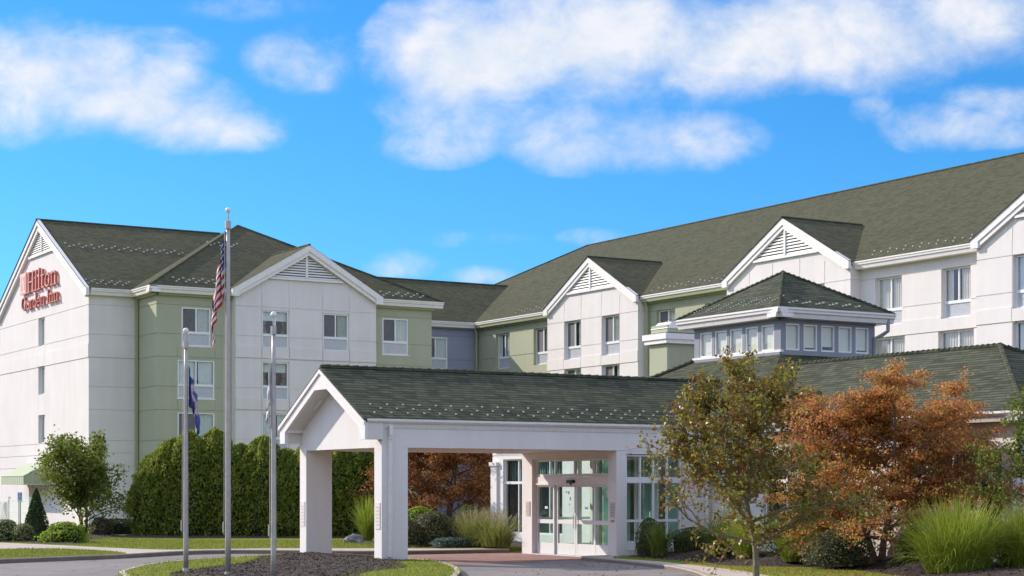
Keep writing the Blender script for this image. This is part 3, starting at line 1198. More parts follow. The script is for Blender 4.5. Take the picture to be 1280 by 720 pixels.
# ------------------------------------------------------------------ entrance canopy (porte-cochere)
def build_canopy():
    C_ = thing('entrance_canopy', 'white gabled drive-through canopy with a dark green roof in front of the entrance', 'canopy', (27, 49, 0))
    Y0, Y1, X0, XW = 46.05, 51.72, 23.2, 31.31
    YC = 48.95
    zb, ze = 3.36, 3.62

    def column(x0, x1, y0, y1):
        mb = MB()
        mb.box(x0, x1, y0, y1, 0.0, zb + 0.004)
        c = mb.build('column', CWHITE, C_)
        return c
    c1 = column(X0, 24.04, Y0, Y0 + .47)
    c2 = column(X0, 24.08, Y1 - .47, Y1)
    for (c, y) in ((c1, Y0 + .235), (c2, Y1 - .235)):
        mb = MB()
        mb.box(X0 - .02, X0 - .002, y - .15, y + .15, 1.02, 1.78)
        p = mb.build('plaque', CPLAQ, c)
        mb = MB()
        for k in range(6):
            mb.box(X0 - .024, X0 - .019, y - .11, y + (.11 if k % 2 else .07), 1.12 + k * .1, 1.16 + k * .1)
        mb.build('plaque_lettering', CPLAQL, p)
    # beams and tympanum
    mb = MB()
    mb.box(X0 + .001, X0 + .44, Y0 + .001, Y1 - .001, zb, ze)
    pts = [(X0 + .001, Y0 + .001, ze), (X0 + .001, Y1 - .001, ze), (X0 + .001, Y1 - .001, 4.0), (X0 + .001, YC, 5.45), (X0 + .001, Y0 + .001, 4.0)]
    mb.extrude(pts, (.439, 0, 0))
    mb.build('gable_wall', CWHITE, C_)
    mb = MB()
    mb.box(X0 + .44, 34.6, Y0, Y0 + .46, zb, 3.93)
    mb.build('beam', CWHITE, C_)
    mb = MB()
    mb.box(X0 + .44, XW + .3, Y1 - .46, Y1, zb, 3.93)
    mb.build('beam', CWHITE, C_)
    mb = MB()
    mb.box(X0 + .43, 34.7, Y0 + .45, Y1 - .45, zb + .012, zb + .06)
    mb.build('ceiling', SOFFIT, C_)
    # roof: two slopes with thickness, running back into the lobby roof
    XF = 22.62
    t = 0.10
    ro = MB()
    for s in (-1, 1):
        ye = YC + s * 3.02
        a, b, c, d = (XF - .03, ye, 4.17), (34.45, ye, 4.17), (37.7, YC, 5.80), (XF - .03, YC, 5.80)
        ro.poly([a, b, c, d])
        ro.poly([(p[0], p[1], p[2] - t) for p in (a, b, c, d)])
        ro.poly([a, d, (d[0], d[1], d[2] - t), (a[0], a[1], a[2] - t)])
        ro.poly([a, b, (b[0], b[1], b[2] - t), (a[0], a[1], a[2] - t)])
    R = ro.build('roof', ROOF2, C_)
    rc = MB()
    for k in range(48):
        x = XF + k * .31
        rc.tube([(x, YC, 5.80 + .02), (x + .33, YC, 5.80 + .035)], [.055, .07], 6)
    rc.build('ridge_cap', ROOF2, R)
    gm = MB()
    gm.box(-.024, .024, -.02, .025, 0, .045)
    g0 = gm.build('snow_guard', GUARD)
    me = g0.data
    bpy.data.objects.remove(g0)
    rng = random.Random(3)
    hts = (.38, .12, .25)
    for k in range(64):
        x = 23.05 + k * .178 + rng.uniform(-.015, .015)
        h = hts[k % 3]
        o = bpy.data.objects.new('snow_guard', me)
        COL.objects.link(o)
        o.location = (x + (h - .25) / .54 * .60, YC - 3.02 + (h + .06) / .54, 4.17 + h + .06)
        o.parent = R
    # bargeboards with a second thin fillet, box returns at the feet, sloping soffit
    rk = MB()
    P = frame_of('X', XF)
    for s in (-1, 1):
        hw = 3.0
        y_ = lambda k: YC + s * k
        rk.extrude([P(y_(hw), 0, 4.07), P(YC, 0, 5.69), P(YC, 0, 5.13), P(y_(.42), 0, 5.13), P(y_(2.62), 0, 3.93), P(y_(2.62), 0, 3.58), P(y_(hw), 0, 3.58)], (.10, 0, 0))
        rk.extrude([P(y_(hw + .03), -.05, 4.10), P(YC, -.05, 5.735), P(YC, -.05, 5.62), P(y_(hw + .03), -.05, 3.98)], (.06, 0, 0))
    rk.build('bargeboard', TRIM, C_)
    so = MB()
    for s in (-1, 1):
        y_ = lambda k: YC + s * k
        so.poly([(XF + .1, y_(2.62), 3.93), (XF + .1, y_(.42), 5.13), (X0 + .01, y_(.42), 5.13), (X0 + .01, y_(2.62), 3.93)])
        so.box(XF + .1, X0 + .002, y_(2.62), y_(2.99), 3.585, 4.05)
    so.poly([(XF + .1, YC - .43, 5.131), (XF + .1, YC + .43, 5.131), (X0 + .01, YC + .43, 5.131), (X0 + .01, YC - .43, 5.131)])
    s_ = so.build('soffit', SOFFIT, C_)
    sv = MB()
    for k in range(2):                                     # vent strip along the left soffit
        z = 0
    sv.extrude([(22.98, YC + 1.35, 4.612), (22.98, YC + .85, 4.885), (23.12, YC + .85, 4.885), (23.12, YC + 1.35, 4.612)], (0, 0, -.012))
    sv.build('soffit_vent', LOUV, s_)
    for (ye, n) in ((YC - 3.06, -1), (YC + 3.06, 1)):
        gutter('gutter', C_, TRIM, [((XF + .06, ye), (34.45, ye), (0, n))], zt=4.17, h=.14, w=.1, under=.12)
    dn = MB()
    dn.box(24.0 - .62, 24.0 - .50, Y0 - .085, Y0 - .002, .22, 3.6)
    dn.box(23.385, 23.495, Y0 - .16, Y0 - .05, 3.70, 3.99)
    dn.box(23.385, 23.495, Y0 - .125, Y0 - .003, 3.60, 3.72)
    dn.build('downspout', TRIM, C_)
    dn = MB()
    dn.tube([(34.38, Y0 - .1, 3.98), (34.40, Y0 - .06, 3.75), (34.62, Y0 - .06, 3.6), (34.75, Y0 - .06, 3.3), (34.75, Y0 - .06, .2)], [.06] * 5, 7)
    dn.build('downspout', TRIM, C_)


build_canopy()


# ------------------------------------------------------------------ lobby building with vestibule, roof pavilion and chimney
def storefront(parent, axis, const, u0, u1, z0, z1, us, zs, name='window', t=.055, back=None, depth=.09, pmat=None, label=None):
    """glazed screen: bars at us and zs inside a frame; one pane sheet behind the bars"""
    P = frame_of(axis, const)
    mb = MB()

    def bar(a, b, c, d, e0=0.0, e1=depth):
        p, q = P(a, e0, c), P(b, e1, d)
        mb.box(p[0], q[0], p[1], q[1], c, d)
    lo, hi = min(u0, u1), max(u0, u1)
    bar(lo, lo + t, z0, z1)
    bar(hi - t, hi, z0, z1)
    bar(lo + t, hi - t, z1 - t, z1)
    bar(lo + t, hi - t, z0, z0 + t)
    for (za, zb_) in zs:
        bar(lo + t, hi - t, za, zb_, .004, depth - .004)
    for u in us:
        bar(u - t / 2, u + t / 2, z0 + t, z1 - t, .008, depth - .008)
    o = mb.build(name, FRAME, parent)
    if label:
        o['label'] = label
    g = MB()
    g.poly([P(lo + t, depth * .6, z0 + t), P(hi - t, depth * .6, z0 + t), P(hi - t, depth * .6, z1 - t), P(lo + t, depth * .6, z1 - t)])
    g.build('pane', pmat or GLASSD, o)
    return o


def build_lobby():
    L = thing('lobby_building', 'single storey white lobby wing with a hipped green roof and a small windowed rooftop pavilion', 'building', (38, 48, 0))
    XL = 34.95
    # west wall with window bays
    w = MB()
    f = [(33.55, 37.4, .55, 3.16, None), (39.2, 43.4, .55, 3.16, None), (54.9, 59.1, .5, 3.3, None)]
    f += [(33.1, 45.9, 3.26, 3.30, .03), (53.0, 59.9, 3.42, 3.46, .03)]
    relief(w, 'X', XL, 33.1, 46.05, 0, 3.9, [a for a in f if a[1] < 46.1])
    relief(w, 'X', XL, 51.7, 59.9, 0, 3.9, [a for a in f if a[0] > 50])
    w.poly([(XL, 33.1, 0), (46, 33.1, 0), (46, 33.1, 3.9), (XL, 33.1, 3.9)])
    w.poly([(XL, 59.9, 0), (46, 59.9, 0), (46, 59.9, 3.9), (XL, 59.9, 3.9)])
    w.poly([(46, 33.1, 0), (46, 59.9, 0), (46, 59.9, 3.9), (46, 33.1, 3.9)])
    w.build('wall', CWHITE, L)
    p = MB()
    p.box(XL - .09, XL + .01, 59.45, 59.9, .1, 3.05)
    p.box(XL - .14, XL + .01, 59.4, 59.95, 3.05, 3.2)
    p.build('pilaster', CWHITE, L)
    p = MB()
    p.box(XL - .12, XL + .01, 33.12, 33.5, .1, 3.2)
    p.build('pilaster', CWHITE, L)
    rng = random.Random(9)
    for (a, b, z0, z1, us) in ((33.55, 37.4, .55, 3.16, (34.5, 35.45, 36.45)), (39.2, 43.4, .55, 3.16, (40.2, 41.3, 42.4)), (54.9, 59.1, .5, 3.3, (55.9, 57.0, 58.1))):
        s = storefront(L, 'X', XL + .08, a, b, z0, z1, us, ((2.36, 2.46),), pmat=GLASS)
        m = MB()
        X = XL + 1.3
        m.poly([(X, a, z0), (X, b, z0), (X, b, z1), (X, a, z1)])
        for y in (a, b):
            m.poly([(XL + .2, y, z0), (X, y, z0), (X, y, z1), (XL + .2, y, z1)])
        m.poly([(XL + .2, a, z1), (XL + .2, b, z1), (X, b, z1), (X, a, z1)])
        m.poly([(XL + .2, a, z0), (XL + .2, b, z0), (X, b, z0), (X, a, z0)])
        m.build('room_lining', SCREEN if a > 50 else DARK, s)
        m = MB()
        for k in range(int((b - a) / .12)):
            y = a + .06 + k * .12
            zz = 2.44
            m.poly([(XL + .36, y - .055, zz), (XL + .40, y + .055, zz), (XL + .40, y + .055, z1 - .05), (XL + .36, y - .055, z1 - .05)])
        m.build('blind', TEALG, s)
    # south wall of the vestibule with its tall window
    v = MB()
    relief(v, 'Y', 46.06, 31.31, XL, 0, 3.37, [(31.68, 33.86, .25, 3.26, None)])
    v.build('wall', CWHITE, L)
    storefront(L, 'Y', 46.14, 31.70, 33.84, .27, 3.24, (32.27, 32.77, 33.3), ((2.36, 2.54), (1.14, 1.22), (.27, .55)))
    v = MB()
    relief(v, 'Y', 51.7, 31.31, XL, 0, 3.37, [(31.9, 34.4, .25, 3.26, None)])
    v.build('wall', CWHITE, L)
    storefront(L, 'Y', 51.74, 31.9, 34.4, .27, 3.24, (32.7, 33.5), ((2.36, 2.5), (1.14, 1.22)))
    # entrance front (faces the drive): piers, header, transom, four door panels
    e = MB()
    xe = 31.31
    relief(e, 'X', xe, 46.06, 51.7, 0, 3.36, [(46.53, 51.06, 0.03, 3.16, None)])
    e.build('wall', CWHITE, L)
    hd = MB()
    hd.box(xe + .12, xe + .30, 46.53, 51.06, 2.35, 2.57)
    hd.box(xe + .09, xe + .3, 46.53, 51.06, 2.30, 2.36)
    hd.build('door_header', TRIM, L)
    storefront(L, 'X', xe + .16, 46.53, 51.06, 2.575, 3.155, (47.62, 48.72, 49.87), (), name='transom_window', t=.085)
    sn = MB()
    sn.box(xe + .02, xe + .12, 48.62, 48.98, 2.36, 2.46)
    sn.box(xe + .05, xe + .10, 48.78, 48.82, 2.3, 2.37)
    sn.build('door_sensor', BLACK, L)
    panels = ((49.93, 51.03, .16), (48.73, 49.87, .22), (47.60, 48.71, .22), (46.55, 47.56, .16))
    for i, (a, b, d) in enumerate(panels):
        o = storefront(L, 'X', xe + d, a, b, .035, 2.31, (), ((1.04, 1.17), (.09, .40)), name='door', t=.075, depth=.07)
        if i in (1, 2):
            hm = MB()
            y = 48.80 if i == 1 else 48.64
            hm.tube([(xe + d - .04, y, .9), (xe + d - .04, y, 1.35)], [.014, .014], 6)
            hm.build('handle', METAL, o)
        st = MB()                                          # safety stickers on the glass
        if i == 1:
            for (yy, zz, s1, s2) in ((49.15, 2.0, .09, .10), (49.3, 2.04, .06, .07), (49.05, 1.8, .08, .11), (49.12, 1.62, .07, .08)):
                st.box(xe + d + .03, xe + d + .035, yy, yy + s1, zz, zz + s2)
        elif i == 3:
            st.box(xe + d + .03, xe + d + .035, 46.65, 46.92, 1.9, 2.17)
        else:
            st.box(xe + d + .03, xe + d + .035, a + .45, a + .62, 1.52, 1.60)
        st.build('sticker', VENTP if i == 3 else FRAME, o)
    # plaques on both piers
    for y in (51.3, 46.27):
        mb = MB()
        mb.box(xe - .02, xe - .003, y - .13, y + .13, 1.28, 1.76)
        p = mb.build('plaque', PLAQ, L)
        mb = MB()
        for k in range(5):
            mb.box(xe - .024, xe - .019, y - .10, y + (.10 if k % 2 else .05), 1.34 + k * .08, 1.37 + k * .08)
        mb.build('plaque_lettering', PLAQL, p)
    mb = MB()
    mb.box(xe - .02, xe - .003, 46.18, 46.36, 1.14, 1.21)
    mb.build('door_button', BRASS, L)
    # vestibule inside: floor, ceiling, inner wall with teal drapes and white posts
    fl = MB()
    fl.box(31.34, 38.9, 46.1, 51.68, 0.0, .034)
    fl.build('lobby_floor', LOBFLOOR, L)
    iw = MB()
    iw.poly([(38.9, 46.1, 0), (38.9, 51.7, 0), (38.9, 51.7, 3.36), (38.9, 46.1, 3.36)])
    iw.poly([(XL + .3, 46.3, 0), (38.9, 46.3, 0), (38.9, 46.3, 3.36), (XL + .3, 46.3, 3.36)])
    iw.poly([(XL + .3, 51.6, 0), (38.9, 51.6, 0), (38.9, 51.6, 3.36), (XL + .3, 51.6, 3.36)])
    iw.poly([(XL, 46.1, 3.37), (38.9, 46.1, 3.37), (38.9, 51.7, 3.37), (XL, 51.7, 3.37)])
    iw.build('inner_wall', IVORY, L)
    ps = MB()
    for y in (46.9, 47.9, 49.3, 50.5, 51.4):
        ps.box(33.3, 33.46, y - .08, y + .08, .03, 3.36)
    ps.box(33.32, 33.44, 46.2, 51.6, 2.42, 2.56)
    ps.build('inner_post', IVORY, L)
    dp = MB()
    r2 = random.Random(4)
    for (y0, y1) in ((46.3, 47.4), (48.1, 49.0), (49.7, 51.4)):
        n = 30
        for k in range(n):
            a = y0 + (y1 - y0) * k / n
            b = y0 + (y1 - y0) * (k + 1) / n
            dp.poly([(34.3 + .06 * math.sin(a * 18), a, .05), (34.3 + .06 * math.sin(b * 18), b, .05), (34.3 + .06 * math.sin(b * 18), b, 3.2), (34.3 + .06 * math.sin(a * 18), a, 3.2)])
    dp.build('drape', TEAL, L)
    # --- roof -----------------------------------------------------------------------------------------
    m = .53
    ze = 4.17
    xr, zr = 38.45, ze + m * 3.95
    r = MB()
    r.poly([(34.5, 32.45, ze), (34.5, 47.07 - 3.95 + .0, ze), (34.5, 47.07, ze), (xr, 47.07, zr), (xr, 37.05, zr)])
    r.poly([(34.5, 32.45, ze), (xr, 37.05, zr), (42.4, 32.45, ze)])
    r.poly([(42.4, 32.45, ze), (xr, 37.05, zr), (xr, 47.07, zr), (42.4, 47.07, ze)])
    zt = 6.80
    r.poly([(34.5, 47.07, ze), (34.5, 58.0, ze), (39.46, 53.0, zt), (39.46, 48.08, zt), (xr, 47.07, zr)])
    r.poly([(39.46, 53.0, zt), (34.5, 58.0, ze), (48.5, 58.0, ze), (43.5, 53.0, zt)])
    r.poly([(39.46, 48.08, zt), (43.5, 48.08, zt), (48.5, 43.1, ze), (34.5 + .02, 43.1, ze + .01)])
    r.poly([(43.5, 48.08, zt), (43.5, 53.0, zt), (48.5, 58.0, ze), (48.5, 43.1, ze)])
    r.poly([(34.5, 57.9, ze - .004), (34.5, 60.2, ze - .004), (46.3, 60.2, ze - .004), (46.3, 57.9, ze - .004)])
    R = r.build('roof', ROOF2, L)
    rc = MB()

    def cap(p, q):
        p, q = Vector(p), Vector(q)
        n = max(2, int((q - p).length / .22))
        for k in range(n):
            a, b = p.lerp(q, k / n), p.lerp(q, (k + 1.1) / n)
            rc.tube([a + Vector((0, 0, .01)), b + Vector((0, 0, .035))], [.06, .075], 6)
    cap((34.5, 58.0, ze), (39.4, 53.05, zt))
    rc.build('ridge_cap', ROOF2, R)
    rc = MB()
    cap((34.5, 32.45, ze), (xr, 37.05, zr))
    cap((xr, 47.0, zr), (xr, 37.05, zr))
    cap((42.4, 32.45, ze), (xr, 37.05, zr))
    rc.build('ridge_cap', ROOF2, R)
    gutter('gutter', L, TRIM, [((34.42, 45.9), (34.42, 32.3), (-1, 0)), ((34.42, 60.2), (34.42, 52.1), (-1, 0)), ((34.4, 32.36), (42.4, 32.36), (0, -1))], zt=4.17, h=.14, w=.1, under=.12)
    # --- pavilion ---------------------------------------------------------------------------------------
    X0, X1, Y0, Y1 = 39.46, 43.72, 48.08, 53.0
    pv = MB()
    fx, fy = [], []
    wy = [(48.44 + k * .88, 48.44 + k * .88 + .72) for k in range(5)]
    wx = [(39.69 + k * .785, 39.69 + k * .785 + .62) for k in range(5)]
    for a, b in wy:
        fx.append((a, b, 6.94, 7.84, None))
    for a, b in wx:
        fy.append((a, b, 6.94, 7.86, None))
    relief(pv, 'X', X0, Y0, Y1, 6.5, 8.2, fx + [(Y0, Y1, 6.7, 6.93, -.05)])
    relief(pv, 'Y', Y0, X0, X1, 6.2, 8.2, fy + [(X0, X1, 6.7, 6.93, -.05)])
    pv.poly([(X1, Y0, 6), (X1, Y1, 6), (X1, Y1, 8.2), (X1, Y0, 8.2)])
    pv.poly([(X0, Y1, 6), (X1, Y1, 6), (X1, Y1, 8.2), (X0, Y1, 8.2)])
    pw = pv.build('pavilion', PAVB, L)
    tr = MB()
    tr.box(X0 - .06, X0 - .05 + .12, Y0 - .06, Y1 + .05, 6.86, 6.94)
    tr.build('sill_band', TRIM, pw)
    for a, b in wy:
        storefront(pw, 'X', X0 + .02, a, b, 6.94, 7.84, (), (), t=.055, pmat=GLASS)
    for a, b in wx:
        storefront(pw, 'Y', Y0 + .02, a, b, 6.94, 7.86, (), (), t=.055, pmat=GLASS)
    bl = MB()
    for a, b in wy:
        bl.poly([(X0 + .12, a - .02, 6.9), (X0 + .12, b + .02, 6.9), (X0 + .12, b + .02, 7.9), (X0 + .12, a - .02, 7.9)])
    for k, (a, b) in enumerate(wx):
        z = 7.0 + .06 * (k % 3)
        bl.poly([(a - .02, Y0 + .13, z), (b + .02, Y0 + .13, z), (b + .02, Y0 + .13, 7.9), (a - .02, Y0 + .13, 7.9)])
    bl.build('blind', CREAM, pw)
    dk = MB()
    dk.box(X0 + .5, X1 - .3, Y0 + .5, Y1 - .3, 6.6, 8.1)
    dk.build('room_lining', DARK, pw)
    e0, e1, g0, g1 = 38.98, 44.2, 47.58, 53.5
    zp = 8.33
    cx, cy, zc = 41.55, 50.5, 9.95
    pr = MB()
    cs = [(e0, g0), (e1, g0), (e1, g1), (e0, g1)]
    for k in range(4):
        a, b = cs[k], cs[(k + 1) % 4]
        pr.poly([(a[0], a[1], zp), (b[0], b[1], zp), (cx, cy, zc)])
    pr.poly([(x, y, zp - .02) for x, y in cs])
    PR = pr.build('pavilion_roof', ROOF2, L)
    rc = MB()
    for a in ((e0, g0), (e1, g0), (e0, g1)):
        p, q = Vector((a[0], a[1], zp)), Vector((cx, cy, zc))
        n = 22
        for k in range(n):
            rc.tube([p.lerp(q, k / n), p.lerp(q, (k + 1.1) / n) + Vector((0, 0, .025))], [.05, .065], 6)
    rc.build('ridge_cap', ROOF2, PR)
    gm = MB()
    gm.box(-.035, .035, -.03, .03, 0, .05)
    g_ = gm.build('snow_guard', GUARD)
    me = g_.data
    bpy.data.objects.remove(g_)

    def guard(x, y, z, s=1.0):
        o = bpy.data.objects.new('snow_guard', me)
        COL.objects.link(o)
        o.location = (x, y, z)
        o.scale = (s, s, s)
        o.parent = PR
    sl = (zc - zp) / (cy - g0)
    for grp in range(6):
        for k in range(3):
            x = 39.72 + grp * .60 + k * .235
            dy = .36 + k * .085
            if x < 43.5 - dy:
                guard(x, g0 + dy, zp + dy * sl)
    sl2 = (zc - zp) / (cx - e0)
    for grp in range(7):
        for k in range(6):
            y = 48.25 + grp * .72 + k * .06
            dx = .75 - k * .07
            guard(e0 + dx, y, zp + dx * sl2, .6)
    gt = gutter('gutter', L, TRIM, [((e0 - .02, g1), (e0 - .02, g0 - .05), (-1, 0)), ((e0 - .06, g0 - .02), (e1 + .05, g0 - .02), (0, -1))], zt=8.35, h=.2, w=.1, under=.14)
    fz = MB()
    fz.box(X0 - .05, X1 + .02, Y0 - .05, Y0 + .02, 7.95, 8.2)
    fz.box(X0 - .05, X0 + .02, Y0 - .046, Y1, 7.95, 8.2)
    fz.build('frieze', PAVB, pw)
    dn = MB()
    dn.tube([(44.0, 47.7, 8.16), (44.0, 47.7, 7.75), (43.88, 47.9, 7.6), (43.68, 48.03, 7.5), (43.64, 48.03, 6.3)], [.07] * 5, 7)
    dn.build('downspout', PAVB, pw)
    # --- chimney -----------------------------------------------------------------------------------------
    ch = MB()
    cx0, cx1, cy0, cy1 = 43.43, 45.6, 60.2, 61.45
    ch.box(cx0, cx1, cy0, cy1, 0, 8.17)
    ch.box(cx0 + .05, cx1 - .05, cy0 + .05, cy1 - .05, 8.17, 8.95)
    ch.box(cx0 - .01, cx1, cy0 - .01, cy1, 6.78, 6.81)
    c = ch.build('chimney', GREEN, L)
    cb = MB()
    cb.box(cx0 - .16, cx1 + .16, cy0 - .16, cy1 + .16, 8.17, 8.34)
    cb.box(cx0 - .22, cx1 + .22, cy0 - .22, cy1 + .22, 8.34, 8.58)
    cb.build('chimney_band', TRIM, c)
    cc = MB()
    a, b, c1, d1 = cx0 + .02, cx1 - .02, cy0 + .02, cy1 - .02
    lo = [(a, c1, 8.8), (b, c1, 8.8), (b, d1, 8.8), (a, d1, 8.8)]
    hi = [(a + .25, c1 + .04, 9.08), (b - .05, c1 + .04, 9.08), (b - .05, d1 - .25, 9.08), (a + .25, d1 - .25, 9.08)]
    for k in range(4):
        cc.poly([lo[k], lo[(k + 1) % 4], hi[(k + 1) % 4], hi[k]])
    cc.poly(hi)
    cc.build('chimney_cap', TRIM, c)
    cd = MB()
    cd.box(cx0 + .03, cx1 - .1, cy0 + .03, cy1 - .15, 8.585, 8.64)
    cd.build('flue_opening', DARK, c)


build_lobby()


# ------------------------------------------------------------------ flagpoles and flags
def pole(loc, top, r0, label, big=False):
    x, y, z = loc
    T = thing('flagpole', label, 'flagpole', loc, 'flagpoles on the planted island')
    mb = MB()
    n = 9
    pts = [(x, y, z + (top - z) * k / n) for k in range(n + 1)]
    mb.tube(pts, [r0 * (1 - .32 * (k / n) ** 1.5) for k in range(n + 1)], 14)
    mb.build('shaft', METAL, T, smooth=True)
    mb = MB()
    mb.tube([(x, y, top - .02), (x, y, top + .16)], [r0 * 1.0, r0 * 1.0], 12)
    mb.tube([(x, y, top + .18), (x, y, top + .36)], [.018, .018], 8)
    mb.build('truck', METAL, T)
    mb = MB()
    mb.sphere((x, y, top + .41), (.068 if not big else .06), nu=18, nv=12)
    mb.build('ball_finial', BALL, T, smooth=True)
    mb = MB()
    mb.tube([(x - r0 - .03, y, z + .9), (x - r0 - .02, y, top)], [.008, .008], 5)
    mb.tube([(x - r0 - .05, y - .01, z + .95), (x - r0 - .05, y - .01, z + 1.2)], [.02, .02], 6)
    mb.build('halyard', METAL, T)
    mb = MB()
    mb.tube([(x, y, z - .02), (x, y, z + .05)], [r0 * 1.25, r0 * 1.15], 14)
    mb.build('base_collar', METAL, T)
    return T


c_, s_ = math.cos(PHI), math.sin(PHI)
A1, A2, A3 = (15.42, 41.01, .22), (15.51, 38.56, .22), (15.52, 35.98, .20)
pole(A1, 5.55, .062, 'leftmost silver flagpole of the three, flying the blue flag')
pole(A2, 8.12, .066, 'tallest silver flagpole, flying the striped flag', True)
pole(A3, 5.52, .062, 'silver flagpole nearest the canopy column, with a white flag wrapped round it')


def hanging_flag(name, label, P, ztop, hoist, fly, spread, side, paint, mats, seed, nu=60, nv=46, wrap=0.0):
    """a limp flag: the hoist runs down the pole, the fly hangs from it in deep folds"""
    rng = random.Random(seed)
    x, y, z = P
    rx, ry = c_ * side, -s_ * side
    fx, fy = -s_, -c_
    mb = MB()
    idx = {}
    for i in range(nu + 1):
        u = i / nu
        for j in range(nv + 1):
            v = j / nv
            zz = ztop - hoist * v * (1 - .12 * u) - fly * .80 * (u ** 1.25) * (1 - .12 * v)
            lat = spread * (math.sin(min(1, u * 1.25) * math.pi * .5)) * (.10 + .9 * min(1, (1 - zz / ztop) * 3.2 + .15)) * (1 - .15 * v)
            lat += .045 * math.sin(u * 19 + v * 5 + seed) * (u ** .5)
            dep = .10 * math.sin(u * 23 + v * 3.5 + seed) * (u ** .4) + .04 * math.sin(v * 11 + u * 7) * u
            rr = .065
            idx[i, j] = len(mb.v)
            mb.v.append((x + rx * (rr + lat) + fx * dep, y + ry * (rr + lat) + fy * dep, zz))
    for i in range(nu):
        for j in range(nv):
            mb.f.append((idx[i, j], idx[i + 1, j], idx[i + 1, j + 1], idx[i, j + 1]))
            mb.mi.append(paint((i + .5) / nu, (j + .5) / nv))
    o = mb.build(name, mats, smooth=True)
    return tag(o, label, 'flag')


def us_paint(u, v):
    if u < .4 and v < 7 / 13:
        a, b = u / .4 * 6, v / (7 / 13) * 5
        k = 0.0
        if abs((a % 1) - .5) < .26 and abs((b % 1) - .5) < .26:
            return 1
        return 2
    return 0 if int(v * 13) % 2 == 0 else 1


def state_paint(u, v):
    if ((u - .5) / .24) ** 2 + ((v - .5) / .36) ** 2 < 1:
        return 1
    return 0


hanging_flag('national_flag', 'red and white striped flag with a starred blue canton hanging limp from the tallest pole', A2, 8.05, 1.5, 1.98, .32, -1, us_paint, [FRED, FWHITE, FBLUE], 2, 80, 65)
hanging_flag('state_flag', 'dark blue flag with a pale seal hanging limp from the leftmost pole', A1, 5.15, 1.0, 1.2, .24, 1, state_paint, [FBLUE2, FSEAL], 5)
hanging_flag('white_flag', 'small white flag clinging to the pole nearest the canopy', A3, 4.9, .8, 1.1, .07, -1, lambda u, v: 0, [FWHITE], 7, 36, 30)


